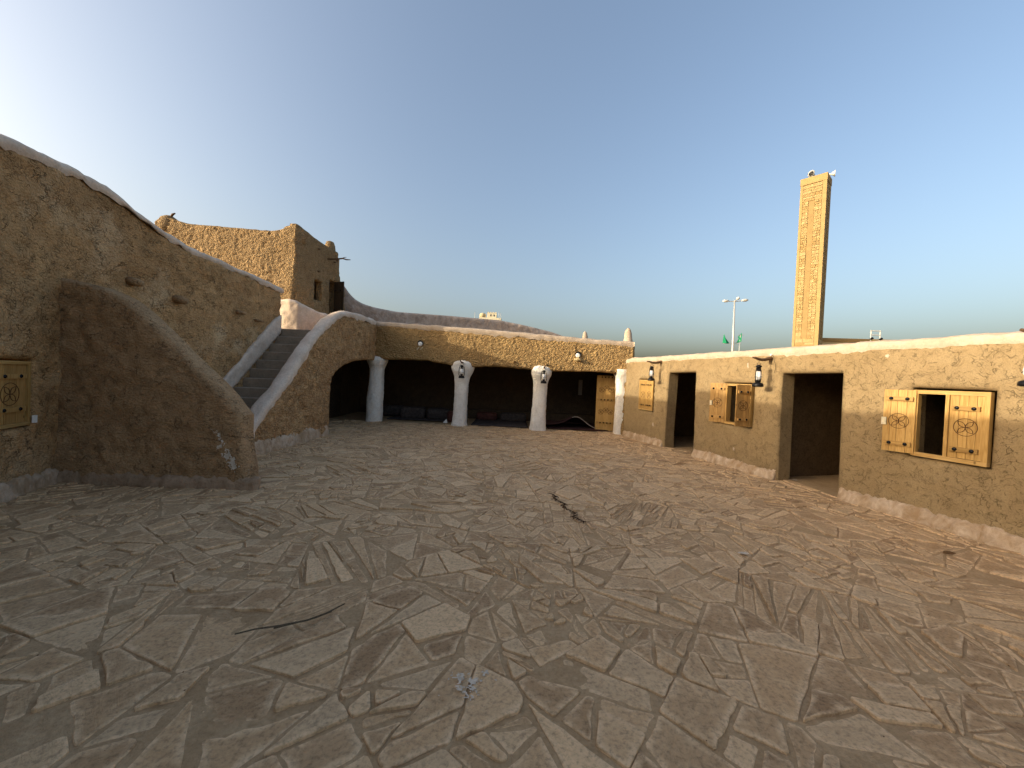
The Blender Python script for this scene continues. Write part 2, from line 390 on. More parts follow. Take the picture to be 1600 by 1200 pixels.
def sweep(name, mat, parent, pts, normals, half, up, down, nseg=10, jit=.012, seed=0, inn=0.0, closed_ends=True):
    """plaster capping: rounded hump along a 3-D line; normals = horizontal across direction"""
    k = len(pts); pts = [Vector(p) for p in pts]; vs = []
    sec = []
    sec.append((-half, -down))
    sec.append((-half*1.0, -down*.5))
    for j in range(nseg+1):
        q = pi*(1-j/nseg); sec.append((half*cos(q), up*sin(q)**.8 if sin(q) > 1e-6 else 0))
    sec.append((half, -down*.5)); sec.append((half, -down)); m_ = len(sec)
    for i, p in enumerate(pts):
        tg = (pts[min(i+1, k-1)]-pts[max(i-1, 0)]).normalized(); nn = Vector((normals[i][0], normals[i][1], 0))
        upv = nn.cross(tg).normalized()
        if upv.z < 0 and abs(upv.z) > .02: upv = -upv
        elif abs(upv.z) <= .02 and i: 
            if upv.dot(lastup) < 0: upv = -upv
        lastup = upv
        for j, (a, b_) in enumerate(sec):
            nz = fbm((p.x*3+seed+a*4, p.y*3+b_*4, p.z*3))*jit*1.6+noise.noise((p.x*11+a*9, p.y*11, p.z*11+b_*9+seed))*jit*.7
            q = p+nn*a+upv*b_
            if j in (0, m_-1): q = q+upv*(noise.noise((p.x*7+seed, p.y*7, p.z*7))*.05+noise.noise((p.x*1.7+seed, p.y*1.7, p.z*2))*.03+random.uniform(-.016, .016))-nn*(1 if a > 0 else -1)*.022
            q = q+(nn*(1 if a > 0 else -1)*.6+upv*.7)*nz
            vs.append(q)
    fs = [(i*m_+j, i*m_+j+1, (i+1)*m_+j+1, (i+1)*m_+j) for i in range(k-1) for j in range(m_-1)]
    fs += [tuple(range(m_)), tuple(reversed(range((k-1)*m_, k*m_)))]
    mb = MB(); mb.v = [tuple(q) for q in vs]; mb.f = fs
    return mb.build(name, mat, parent, True)
def interp(tab, x):
    if x <= tab[0][0]: return tab[0][1]
    for (a, u_), (b_, v_) in zip(tab, tab[1:]):
        if x <= b_:
            t_ = (x-a)/(b_-a); return u_+(v_-u_)*t_
    return tab[-1][1]
def smooth_interp(tab, x, k=.15): return (interp(tab, x-k)+2*interp(tab, x)+interp(tab, x+k))/4
def arange(a, b_, st):
    k = max(1, int(round((b_-a)/st))); return [a+(b_-a)*i/k for i in range(k+1)]
def rough_disp(seed, lo=.03, hi=.012, f=5.0, lf=.9, coarse=0.0):
    def fn(x, z):
        v_ = lo*fbm((x*lf, z*lf, seed), 3)+hi*fbm((x*f, z*f, seed+5), 4)
        if coarse: v_ += coarse*(noise.noise((x*15, z*15, seed+9))+.7*noise.noise((x*31, z*31, seed+3)))
        return v_
    return fn
def skirting(parent, path, s0, s1, h, proud, mat='lime_base', seed=0, step=.05, hfun=None, slope=.5):
    top = [(s, h*(1+.25*fbm((s*2.3, seed, 0), 3))+.03*noise.noise((s*13, seed, 4))+random.uniform(-.02, .02)) for s in arange(s0, s1, .03)]
    outer = [(s0, -.04), (s1, -.04)]+top[::-1]
    base = path
    mp = lambda s, z, d: base.map(s, z, d+proud*(1-slope*max(0, z)/max(h, .05)))
    return slab('skirting', mat, parent, outer, mp, proud+.03, step=.035, rr=.035, disp=rough_disp(seed, .02, .012, 6, .9, .01))

# ------------------------------------------------------------------ ground
gm = MB(); gm.add([(-1500, -1500, -.06), (1500, -1500, -.06), (1500, 1500, -.06), (-1500, 1500, -.06)], [(0, 1, 2, 3)])
gnd = gm.build('ground', 'sand'); gnd['kind'] = 'structure'
COURT = [(-6.3, -3.0), (7.6, -3.0), (7.2, 0), (5.85, 4.0), (4.9, 7.6), (3.9, 12.2), (3.7, 12.75), (-5.9, 12.8), (-6.1, 9.0), (-6.5, 5.6), (-6.2, 4.2)]
pm = MB(); nx, ny = 260, 300; X0, X1, Y0, Y1 = -7.0, 8.6, -3.2, 16.2
def gz(x, y): return .012*fbm((x*.7, y*.7, 3), 3)+.005*fbm((x*5, y*5, 8), 3)
pm.v = [(X0+(X1-X0)*i/nx, Y0+(Y1-Y0)*j/ny, gz(X0+(X1-X0)*i/nx, Y0+(Y1-Y0)*j/ny)) for j in range(ny+1) for i in range(nx+1)]
pm.f = [(j*(nx+1)+i, j*(nx+1)+i+1, (j+1)*(nx+1)+i+1, (j+1)*(nx+1)+i) for j in range(ny) for i in range(nx)]
pav = pm.build('courtyard_paving', 'mortar', None, True); pav['kind'] = 'structure'

# flagstones: cells cut again and again into slabs, shards and strips
def clip(poly, px, py, nx_, ny_):
    out = []; k = len(poly)
    for i in range(k):
        a = poly[i]; b_ = poly[(i+1) % k]; da = (a[0]-px)*nx_+(a[1]-py)*ny_; db = (b_[0]-px)*nx_+(b_[1]-py)*ny_
        if da <= 0: out.append(a)
        if (da < 0 < db) or (db < 0 < da):
            t_ = da/(da-db); out.append((a[0]+(b_[0]-a[0])*t_, a[1]+(b_[1]-a[1])*t_))
    return out
def area(p): return abs(sum(a[0]*b_[1]-b_[0]*a[1] for a, b_ in zip(p, p[1:]+p[:1])))/2
def cent(p): return (sum(a[0] for a in p)/len(p), sum(a[1] for a in p)/len(p))
rs = random.Random(5)
seeds = []
gs = .74; jx = int(14.5/gs)+1
for j in range(int(16.5/gs)+1):
    for i in range(jx):
        seeds.append((-6.8+(i+.5)*gs+rs.uniform(-.42, .42)*gs, -3+(j+.5)*gs+rs.uniform(-.42, .42)*gs))
stones = []
def cut(poly, ang, mode, target):
    A_ = area(poly)
    if A_ < .004: return
    if A_ < target or len(poly) < 3:
        stones.append((poly, ang)); return
    cx, cy = cent(poly)
    ext = [((x-cx)*cos(ang)+(y-cy)*sin(ang), -(x-cx)*sin(ang)+(y-cy)*cos(ang)) for x, y in poly]
    la = max(e[0] for e in ext)-min(e[0] for e in ext); lb = max(e[1] for e in ext)-min(e[1] for e in ext)
    if mode == 'strip':
        if la > lb*rs.uniform(3.0, 6): a2 = ang+pi/2+rs.uniform(-.35, .35)
        else: a2 = ang+rs.uniform(-.12, .12)
    elif mode == 'block':
        a2 = ang+(pi/2 if la > lb*rs.uniform(.9, 1.7) else 0)+rs.uniform(-.25, .25)
    else:
        a2 = rs.uniform(0, pi) if rs.random() < .6 else ang+(pi/2 if la > lb*1.6 else 0)+rs.uniform(-.5, .5)
    px, py = cx+rs.uniform(-.14, .14)*la, cy+rs.uniform(-.14, .14)*lb
    n_ = (-sin(a2), cos(a2))
    p1 = clip(poly, px, py, *n_); p2 = clip(poly, px, py, -n_[0], -n_[1])
    for p_ in (p1, p2):
        if len(p_) > 2:
            cut(p_, ang+rs.uniform(-.12, .12), mode, target*rs.uniform(.55, 1.6))
for i, (sx, sy) in enumerate(seeds):
    poly = [(sx-1.6, sy-1.6), (sx+1.6, sy-1.6), (sx+1.6, sy+1.6), (sx-1.6, sy+1.6)]
    for (tx, ty) in seeds:
        if (tx, ty) != (sx, sy) and hypot(tx-sx, ty-sy) < 3.0:
            poly = clip(poly, (sx+tx)/2, (sy+ty)/2, tx-sx, ty-sy)
            if len(poly) < 3: break
    if len(poly) < 3: continue
    mode = rs.choices(['strip', 'shard', 'block'], [1.7, 3.6, 4])[0]
    base_t = .060 if sy < 3.2 else .045
    cut(poly, rs.uniform(0, pi), mode, base_t*rs.choice([.5, .8, 1.2, 1.8]))
Cn = np.array([cent(p) for p, a in stones]); okc = inside(Cn, COURT)
stones = [s_ for s_, k in zip(stones, okc) if k]
def stone_mesh(poly, ang):
    """returns verts, faces, uv-per-vert, tone, rim-per-vert"""
    k = len(poly)
    if sum(a[0]*b_[1]-b_[0]*a[1] for a, b_ in zip(poly, poly[1:]+poly[:1])) < 0: poly = poly[::-1]
    A_ = area(poly); gap = rs.choice([.003, .005, .007, .011, .018])
    gap = min(gap, math.sqrt(A_)*.10)
    p = list(poly)
    for i in range(k):
        a = poly[i]; b_ = poly[(i+1) % k]; L = hypot(b_[0]-a[0], b_[1]-a[1])
        if L < 1e-6: continue
        nx_, ny_ = (b_[1]-a[1])/L, -(b_[0]-a[0])/L; gg = gap*rs.uniform(.5, 1.5)
        p = clip(p, a[0]-nx_*gg, a[1]-ny_*gg, nx_, ny_)
        if len(p) < 3: return None
    # knock a corner off
    if rs.random() < .45:
        i = rs.randrange(len(p)); c_ = cent(p); a = p[i]; q = rs.uniform(.72, .92); px_, py_ = c_[0]+(a[0]-c_[0])*q, c_[1]+(a[1]-c_[1])*q
        r_ = clip(p, px_, py_, (a[0]-c_[0])+rs.uniform(-.1, .1), (a[1]-c_[1])+rs.uniform(-.1, .1))
        if len(r_) > 2: p = r_
    if area(p) < .0022: return None
    cx, cy = cent(p)
    # boundary with broken edges
    out = []; step = max(.07, math.sqrt(A_)*.22)
    for a, b_ in zip(p, p[1:]+p[:1]):
        L = hypot(b_[0]-a[0], b_[1]-a[1])
        if L < .012: continue
        kk = max(1, int(round(L/step))); nx_, ny_ = (b_[1]-a[1])/L, -(b_[0]-a[0])/L
        c1 = .12*min(1, .05/L); wig = rs.uniform(.003, .012)
        ts = [min(.3, .012/L)]+[(i+rs.uniform(-.25, .25))/kk for i in range(1, kk)]+[max(.7, 1-.012/L)]
        for j, t_ in enumerate(ts):
            wv = 0 if j in (0, len(ts)-1) else rs.uniform(-1, .35)*wig
            out.append((a[0]+(b_[0]-a[0])*t_+nx_*wv, a[1]+(b_[1]-a[1])*t_+ny_*wv))
    k = len(out)
    if k < 3: return None
    hh = rs.choice([.001, .003, .006, .010, .014, .020]); tx, ty = rs.gauss(0, .010), rs.gauss(0, .010)
    sz = math.sqrt(area(p))
    def z(x, y, e): return gz(x, y)+hh+tx*(x-cx)+ty*(y-cy)-e
    def ins(d):
        o_ = []
        for x, y in out:
            L = hypot(x-cx, y-cy); q = max(.2, 1-d/max(L, .02)); o_.append((cx+(x-cx)*q, cy+(y-cy)*q))
        return o_
    bev = rs.uniform(.003, .007); wide = min(.05, sz*.22)
    r0, r1, r2 = out, ins(bev), ins(wide)
    V = [(x, y, gz(x, y)-.025) for x, y in r0]+[(x, y, z(x, y, bev*.8)) for x, y in r0]+[(x, y, z(x, y, 0)) for x, y in r1]
    V += [(x, y, z(x, y, -.0015+rs.uniform(-.001, .0015))) for x, y in r2]+[(cx, cy, z(cx, cy, -.001))]
    F_ = []
    for j in range(3):
        for i in range(k): F_.append((j*k+i, j*k+(i+1) % k, (j+1)*k+(i+1) % k, (j+1)*k+i))
    for i in range(k): F_.append((3*k+i, 3*k+(i+1) % k, 4*k))
    ca, sa = cos(ang), sin(ang); ou, ov_ = rs.uniform(0, 50), rs.uniform(0, 50)
    UV = [((x-cx)*ca+(y-cy)*sa+ou, -(x-cx)*sa+(y-cy)*ca+ov_) for x, y, _z in V]
    rim = [1]*(3*k)+[0]*(k+1)
    return V, F_, UV, rs.random(), rim
def stones_obj(name, lst, kind=None, root=None):
    V = []; F_ = []; UV = []; T = []; R = []
    for q in lst:
        v_, f_, u_, t_, r_ = q; n = len(V); V += v_; F_ += [tuple(i+n for i in x) for x in f_]; UV += u_; T += [t_]*len(v_); R += r_
    me = bpy.data.meshes.new(name); me.from_pydata(V, [], F_); me.update()
    uvl = me.uv_layers.new(name='UVMap'); li = np.zeros(len(me.loops), int); me.loops.foreach_get('vertex_index', li)
    uvl.data.foreach_set('uv', np.array(UV, dtype=np.float32)[li].ravel())
    a = me.attributes.new('tone', 'FLOAT', 'POINT'); a.data.foreach_set('value', np.array(T, dtype=np.float32))
    a = me.attributes.new('rim', 'FLOAT', 'POINT'); a.data.foreach_set('value', np.array(R, dtype=np.float32))
    me.materials.append(M['flag_stone'])
    o = bpy.data.objects.new(name, me); COL.objects.link(o); o.parent = root
    if kind: o['kind'] = kind
    return o
def project(x, y, z):
    d = Vector((x, y, z-EYE)); q = d.dot(_f)
    if q < .2: return None
    return 800+FPX*d.dot(_r)/q, 600-FPX*d.dot(_u)/q, q
big = []; rest = []
for poly, ang in stones:
    q = stone_mesh(poly, ang)
    if q is None: continue
    if rs.random() < .02: continue
    cx, cy = cent(poly); pr = project(cx, cy, 0); sc = 0
    if pr and -60 < pr[0] < 1660 and pr[1] < 1270: sc = area(poly)*EYE*FPX*FPX/pr[2]**3
    (big if sc > 0 else rest).append((sc, q))
big.sort(key=lambda a: -a[0])
for sc, q in big[:300]: stones_obj('stone', [q], None, pav)
stones_obj('stone', [q for sc, q in big[300:]+rest], 'stuff', pav)
print('stones', len(big), len(rest))

# ------------------------------------------------------------------ LEFT: long mud wall
LP = Path([(-2.3, -3.6), (-4.05, .5), (-5.67, 4.28), (-6.12, 5.45), (-6.0, 6.3), (-5.85, 7.5), (-5.72, 9.8)], 1)
L0 = LP.L[1]   # arc length offset of the in-view part
top_tab = [(0, 4.0), (L0+0, 4.0), (L0+2.0, 3.98), (L0+4.0, 4.07), (L0+4.68, 4.18), (L0+5.3, 4.27), (L0+5.6, 4.25), (L0+5.9, 4.12), (L0+6.37, 3.93), (L0+6.94, 3.80), (L0+7.62, 3.75), (L0+8.5, 3.71), (L0+9.45, 3.62)]
lw = thing('mud_wall', 'tall brown cracked mud wall with pale plaster top on the left side', 'wall', (-5.7, 4.5, 0))
def ltop(s): return smooth_interp(top_tab, s, .15)+.012*noise.noise((s*3, 1, 1))
win_s0, win_s1 = L0+3.50, L0+4.57
hole = [(win_s0, .80), (win_s1, .80), (win_s1+.01, 1.61), (win_s0, 1.61)]
END = L0+9.40
outer = [(0, -.06), (END, -.06), (END, 3.0), (END+.0, ltop(END)-.12)]+[(s, ltop(s)-.12) for s in arange(0, END, .12)[::-1]]
dl = rough_disp(2.2, .05, .026, 5.2, .8, .008)
slab('wall', 'mud_left', lw, outer, LP.map, .42, [hole], .055, .04, dl)
pts = []; nrm = []
for s in arange(0, END+.04, .07):
    q, n_ = LP.at(s); pts.append((q.x-n_.x*.19, q.y-n_.y*.19, ltop(s)-.09)); nrm.append(n_)
sweep('coping', 'lime', lw, pts, nrm, .215, .075, .065, 10, .024, 3)
skirting(lw, LP, 0.2, L0+5.1, .20, .06, 'lime_base', 3)
o0 = LP.map(L0+2.9, -.05, -.95); o1 = LP.map(L0+5.0, -.05, -.95); mb = MB(); mb.box(o0, o1-o0, (LP.map(L0+2.9, 0, -1.2)-LP.map(L0+2.9, 0, -.95)), (0, 0, 3.6)); mb.build('sun_block_wall', 'mud_inside', lw)  # unseen box added behind the window to stop sun coming through
mb = MB(); q0 = LP.map(L0+2.9, 2.2, -.40); mb.box(q0, LP.map(L0+5.0, 2.2, -.40)-q0, LP.map(L0+2.9, 0, -1.1)-LP.map(L0+2.9, 0, -.40), (0, 0, .2)); mb.build('sun_block_ceiling', 'mud_inside', lw)  # unseen slab added above that box, also blocking the sun
# broken stubs poking out of the wall
for (s, z, r_) in [(L0+5.97, 2.9, .07), (L0+6.70, 2.77, .075), (L0+8.0, 2.78, .045), (L0+8.56, 2.69, .03)]:
    mb = MB(); p0 = LP.map(s, z, -.05); p1 = LP.map(s+.02, z-.02, .10); p2 = LP.map(s+.04, z-.03, .16)
    mb.tube([p0, p1, p2], [r_, r_*.9, r_*.6], 9); mb.build('beam_stub', 'mud_butt', lw, True)

# window set in a wall; lp = Path, s range, z range.  parts: window_frame, shutters > plank, batten, stud, rosette
def rosette(parent, o, ax, up, nrm_, r_, w_=.006, petals=True, n=26):
    mb = MB(); o = Vector(o)
    def ringv(fn, closed=True, n=n):
        pts_ = [fn(i/n) for i in range(n+(0 if closed else 1))]; vs = []
        k = len(pts_)
        for i, (a, c_) in enumerate(pts_):
            a2, c2 = pts_[(i+1) % k] if closed else pts_[min(i+1, k-1)]; a0, c0 = pts_[(i-1) % k] if closed else pts_[max(i-1, 0)]
            tx, ty = a2-a0, c2-c0; L = hypot(tx, ty) or 1; px_, py_ = -ty/L*w_/2, tx/L*w_/2
            for dx, dy, dz in ((px_, py_, 0), (px_, py_, .0022), (-px_, -py_, .0022), (-px_, -py_, 0)):
                vs.append(o+ax*(a+dx)+up*(c_+dy)+nrm_*dz)
        fs = []
        for i in range(k if closed else k-1):
            j = (i+1) % k
            for e in range(3): fs.append((i*4+e, j*4+e, j*4+e+1, i*4+e+1))
        mb.add(vs, fs)
    ringv(lambda t_: (r_*cos(2*pi*t_), r_*sin(2*pi*t_)))
    if petals:
        for q in range(4):
            a0 = pi/4+q*pi/2
            for sg in (-1, 1):
                def fn(t_, a0=a0, sg=sg):
                    L = r_*.92*t_; b_ = sg*r_*.22*sin(pi*t_); return (L*cos(a0)-b_*sin(a0), L*sin(a0)+b_*cos(a0))
                ringv(fn, False, 10)
    return mb.build('carved_rosette', 'burn', parent)
def shutter(parent, o, ax, nrm_, w_, h, nplank=4, mat='pine', bats=(.17, .83), studs=2, ros=True, rr_=.13, th=.022, name='shutter', bh=.055, vis=1):
    """o = lower hinge corner, ax = direction of width, nrm_ = outward face"""
    o = Vector(o); ax = Vector(ax).normalized(); nrm_ = Vector(nrm_).normalized(); up = Vector((0, 0, 1)); rg = random.Random(int(o.x*100)+nplank)
    back = MB(); back.box(o-nrm_*(th+.012)+up*.02+ax*.01, ax*(w_-.02), nrm_*.010, up*(h-.04)); leaf = back.build(name, mat, parent)
    ws = [rg.uniform(.8, 1.25) for _ in range(nplank)]; tot = sum(ws); x = 0
    for k in range(nplank):
        wk = ws[k]/tot*w_; mb = MB(); e = .0018
        mb.box(o+ax*(x+e)-nrm_*th+up*rg.uniform(0, .003), ax*(wk-2*e), nrm_*(th+rg.uniform(-.001, .001)), up*h); mb.build('plank', mat, leaf); x += wk
    for bz in bats:
        mb = MB(); mb.box(o+ax*.025+nrm_*.002+up*(h*bz-bh/2), ax*(w_-.05), nrm_*.024, up*bh); mb.build('batten', 'pine_bat' if mat == 'pine' else mat, leaf)
        for k in range(studs):
            c_ = o+ax*(w_*(.25+.5*k/(max(1, studs-1)))) + nrm_*.026+up*h*bz; mb = MB(); r_ = .023
            prof = [(r_, 0), (r_*.92, .006), (r_*.6, .012), (r_*.15, .015)]; n_ = 12; vs = []
            for (rr1, zz) in prof:
                for j in range(n_):
                    q = 2*pi*j/n_; vs.append(c_+ax*rr1*cos(q)+up*rr1*sin(q)+nrm_*zz)
            fs = [(i*n_+j, i*n_+(j+1) % n_, (i+1)*n_+(j+1) % n_, (i+1)*n_+j) for i in range(3) for j in range(n_)]+[tuple(range(3*n_, 4*n_))]
            mb.add(vs, fs); mb.build('stud', 'dome', leaf, True)
    if ros: rosette(leaf, o+ax*w_/2+nrm_*.0025+up*h*.5, ax, up, nrm_, rr_)
    return leaf
def frame(parent, lp, s0, s1, z0, z1, d0=-.05, d1=.012, wd=.05, mat='pine', mull=False):
    def bar(a0, a1, c0, c1, m_='pine'):
        mb = MB(); vs = [lp.map(a, c_, d) for d in (d0, d1) for a, c_ in ((a0, c0), (a1, c0), (a1, c1), (a0, c1))]
        mb.add(vs, [(0, 1, 2, 3), (7, 6, 5, 4), (0, 4, 5, 1), (1, 5, 6, 2), (2, 6, 7, 3), (3, 7, 4, 0)]); return mb.build('window_frame', m_, parent)
    bar(s0, s1, z0, z0+wd, 'pine_h'); bar(s0, s1, z1-wd, z1, 'pine_h'); bar(s0, s0+wd, z0+wd, z1-wd); bar(s1-wd, s1, z0+wd, z1-wd)
    if mull: sm = (s0+s1)/2; bar(sm-.02, sm+.02, z0+wd, z1-wd)
def axes(lp, s):
    a = lp.map(s, 0, 0); b_ = lp.map(s+.05, 0, 0); n_ = lp.map(s, 0, 1)-a; return (b_-a).normalized(), n_.normalized()

# left window: closed double shutter
a0 = LP.map(win_s0+.03, 0, 0); a1 = LP.map(win_s1-.03, 0, 0)
WLP = Path([(a0.x, a0.y), (a1.x, a1.y)], 1); wl_ = WLP.len
frame(lw, WLP, 0, wl_, .82, 1.59, -.09, -.02, .04)
ax, nn = axes(WLP, 0)
hw = (wl_-.1)/2
for k in range(2):
    shutter(lw, WLP.map(.05+k*(hw+.002), .86, -.04), ax, nn, hw, .69, 3, 'pine_old', (.24, .80), 2, True, .13, .02)
mb = MB(); p = WLP.map(.05+hw-.03, .875, -.038); mb.box(p, ax*.045, nn*.03, (0, 0, .66)); mb.build('cover_strip', 'pine', lw)
mb = MB(); p = WLP.map(wl_+.01, .84, -.01); mb.box(p, ax*.035, nn*.03, (0, 0, .09)); mb.build('latch_block', 'white', lw)

# ------------------------------------------------------------------ buttress wedge in front of the stairs
bw = thing('wedge_wall', 'dark sloping mud wedge wall with white splash at its foot', 'wall', (-4.5, 5.2, 0))
BP = Path([(-6.25, 5.06), (-3.30, 5.14)], 1)
bt = [(0, 2.80), (.3, 2.76), (.75, 2.68), (1.12, 2.55), (1.45, 2.30), (1.82, 1.95), (2.1, 1.68), (2.38, 1.45), (2.6, 1.22), (2.74, 1.04), (2.80, .93)]
outer = [(0, -.06), (2.80, -.06), (2.76, .25), (2.70, .5), (2.66, .75), (2.66, .9)]+[(s, smooth_interp(bt, s+.10, .1)-.04+.015*noise.noise((s*6, 2, 2))) for s in arange(0, 2.66, .1)[::-1]]
db = rough_disp(7.7, .028, .020, 5.5, 1.1, .008)
slab('wall', 'mud_butt', bw, outer, lambda s, z, d: BP.map(s, z, d+.05*max(0, .8-z)), .26, (), .04, .065, db)
skirting(bw, Path([(-6.2, 5.03), (-3.32, 5.10)], 1), 0, 2.88, .17, .05, 'stone_base', 9, slope=.9)
def ragged(mask, posf, cell, nx_, ny_, name, mat, parent=None):
    """thin crust made of every cell of a fine grid that the mask keeps"""
    mb = MB(); idx = {}
    def vert(i, j):
        if (i, j) not in idx:
            idx[(i, j)] = len(mb.v); mb.v.append(tuple(posf(i*cell, j*cell)))
        return idx[(i, j)]
    for i in range(-nx_, nx_):
        for j in range(-ny_, ny_):
            if mask((i+.5)*cell, (j+.5)*cell): mb.f.append((vert(i, j), vert(i+1, j), vert(i+1, j+1), vert(i, j+1)))
    return mb.build(name, mat, parent, True, 'stuff')
def splash(parent, lp, s, z, rx, rz, seed, off=.02, dfun=None, mat='stub', tilt=-.75, thr=.30):
    c_ = .009
    def mask(x, y):
        yy = y-tilt*x*rz/rx; q = (x/rx)**2+(yy/(rz*.6))**2
        v_ = .95-q+1.1*fbm((x*14+seed, y*14, seed), 4)+.5*noise.noise((x*60, y*60, seed)); return v_ > thr+.35
    def pos(x, y): return lp.map(s+x, z+y, (dfun(s+x, z+y) if dfun else 0)+off+.003*noise.noise((x*50, y*50, 1)))
    return ragged(mask, pos, c_, int(rx*1.5/c_), int(rz*2/c_), 'plaster_splash', mat, parent)
bpd = lambda x, z: db(x, z)*min(1, .25+max(0, (2.70-x))/.08)+.05*max(0, .8-z)-.065*(1-math.sqrt(max(0, 1-max(0, 1-max(0, (2.72-x))/.065)**2)))
splash(bw, BP, 2.56, .40, .22, .19, 3, .006, bpd, tilt=-1.1)
splash(bw, BP, 2.36, .74, .13, .13, 4, .006, bpd, tilt=-1.0, thr=.55)
# ------------------------------------------------------------------ staircase
st_ = thing('staircase', 'straight flight of dark grey steps climbing between white edged mud walls', 'staircase', (-5.2, 8.2, 0))
SP = Path([(-4.68, 6.92), (-4.50, 12.62)], 1)     # outer (courtyard) face of the stair wall
NS = 13; z_top = 2.61
for k in range(NS):
    zt = z_top*(k+1)/NS; y0 = 7.02+k*.2035; mb = MB()
    xl, xr = -6.05, -4.82
    d1 = .2035+.02 if k < NS-1 else .6
    yy = y0+random.uniform(-.006, .006); zz = zt+random.uniform(-.006, .006)
    mb.add([(xl, yy+.02, zt-.24), (xr, yy, zt-.24), (xr, yy+d1, zt-.24), (xl, yy+d1, zt-.24), (xl, yy+.0, zz-.012), (xr, yy-.01, zz-.012), (xl, yy+.012, zz), (xr, yy+.002, zz), (xr, yy+d1, zz), (xl, yy+d1, zz)],
           [(0, 1, 5, 4), (4, 5, 7, 6), (6, 7, 8, 9), (1, 2, 8, 7, 5), (0, 4, 6, 9, 3), (3, 9, 8, 2), (0, 3, 2, 1)])
    mb.build('step', 'treads', st_)
# solid core below the steps
mb = MB(); mb.box((-6.0, 9.3, 0), (1.18, 0, 0), (0, .9, 0), (0, 0, 2.36)); mb.build('core', 'mud_stair', st_)
par = [(0, .50), (.18, .68), (.49, .98), (1.11, 1.48), (1.49, 1.89), (2.02, 2.42), (2.66, 2.87), (3.1, 3.10), (3.49, 3.23), (4.28, 3.29), (5.64, 3.30)]
def ptop(s): return smooth_interp(par, s, .12)
arch = [(2.79, -.06), (2.77, .4), (2.80, .9), (2.86, 1.29), (2.95, 1.45), (3.09, 1.57), (3.3, 1.68), (3.6, 1.80), (4.2, 1.93), (4.8, 1.99), (5.7, 2.02)]
outer = [(0.02, -.06)]+arch+[(5.7, ptop(5.7)-.1)]+[(s, ptop(s)-.10) for s in arange(.06, 5.6, .12)[::-1]]+[(.02, .48)]
dst = rough_disp(4.4, .035, .028, 7, 1.2, .018)
slab('side_wall', 'mud_stair', st_, outer, SP.map, .23, (), .045, .05, dst)
pts = [SP.map(.03, z, -.115) for z in (-.03, .10, .20, .30, .40, .46)]+[SP.map(s, ptop(s)-.045, -.115) for s in arange(.06, 5.55, .07)]
nn_ = SP.at(1)[1]
sweep('coping', 'lime', st_, pts, [nn_]*len(pts), .145, .075, .09, 10, .018, 8)
skirting(st_, SP, .02, 2.77, .27, .05, 'lime_base', 21)
# white plaster band following the flight on the wall side
band_lo = [(L0+6.6, .0), (L0+6.9, .2), (L0+9.4, 2.62)]
band_hi = [(L0+6.55, .28), (L0+7.6, 1.30), (L0+8.13, 1.80), (L0+8.77, 2.43), (L0+9.15, 2.80), (L0+9.36, 2.93)]
hi = [(s, interp(band_hi, s)+.02*noise.noise((s*9, 4, 1))+random.uniform(-.012, .012)) for s in arange(L0+6.6, L0+9.38, .05)]
outer = [(L0+6.6, -.03), (L0+9.38, 2.5)]+hi[::-1]
slab('stair_band', 'lime', st_, outer, lambda s, z, d: LP.map(s, z, d+.055), .10, (), .05, .02, rough_disp(31, .01, .016, 7))

# white landing parapet at the head of the stairs
lpw = thing('landing_parapet', 'low white plaster parapet at the head of the stairs below the rooftop room', 'wall', (-5.6, 10.2, 2.6))
KP = Path([(-6.25, 10.06), (-5.62, 10.0), (-5.02, 11.4)], 1)
lt = [(0, 3.44), (.5, 3.44), (.75, 3.36), (1.2, 3.24), (1.7, 3.2), (2.2, 3.2)]
slab('wall', 'lime', lpw, [(0, 2.3), (KP.len, 2.3)]+[(s, smooth_interp(lt, s, .1)+.02*noise.noise((s*5, 3, 3))) for s in arange(0, KP.len, .08)[::-1]], KP.map, .25, (), .05, .05, rough_disp(12, .02, .02, 6))

# ------------------------------------------------------------------ ARCADE
ar = thing('arcade_building', 'low mud arcade building with white columns and shadowed gallery across the far side', 'building', (-.5, 13, 0))
AP = Path([(-4.67, 12.62), (3.78, 12.14)], 1)   # front face
AL = AP.len
atop = [(-.4, 3.34), (0, 3.32), (.6, 3.31), (2.5, 3.24), (4, 3.18), (5.6, 3.10), (7, 3.03), (8.46, 2.97)]
abot = [(-.3, 2.06), (0, 2.05), (.45, 2.07), (1.2, 2.10), (1.9, 2.09), (2.35, 2.02), (2.7, 1.96), (3.35, 1.95), (3.8, 1.99), (4.5, 1.99), (5.2, 1.95), (5.9, 1.92), (6.6, 1.95), (7.5, 1.97), (8.0, 1.95), (8.46, 1.93)]
outer = [(s, interp(abot, s)+.02*fbm((s*3, 2, 7), 3)) for s in arange(-.15, AL, .07)]+[(s, smooth_interp(atop, s)-.12) for s in arange(-.15, AL, .12)[::-1]]
da = rough_disp(9.1, .03, .012, 9, .9, .02)
slab('fascia', 'mud_arc', ar, outer, AP.map, .40, (), .032, .05, da)
pts = []; nrm = []
for s in arange(-.25, AL+.02, .07):
    q, n_ = AP.at(s); pts.append((q.x-n_.x*.19, q.y-n_.y*.19, smooth_interp(atop, s)-.08+.012*noise.noise((s*3, 5, 1)))); nrm.append(n_)
sweep('coping', 'lime_warm', ar, pts, nrm, .21, .08, .11, 10, .02, 5)
# right end return of the arcade
RP = Path([(3.80, 12.12), (4.05, 13.0), (4.6, 15.6)], 1)
slab('end_wall', 'mud_arc', ar, [(0, -.05), (RP.len, -.05), (RP.len, 2.95), (0, 2.95)], RP.map, .3, (), .08, .05, rough_disp(6, .02, .02))
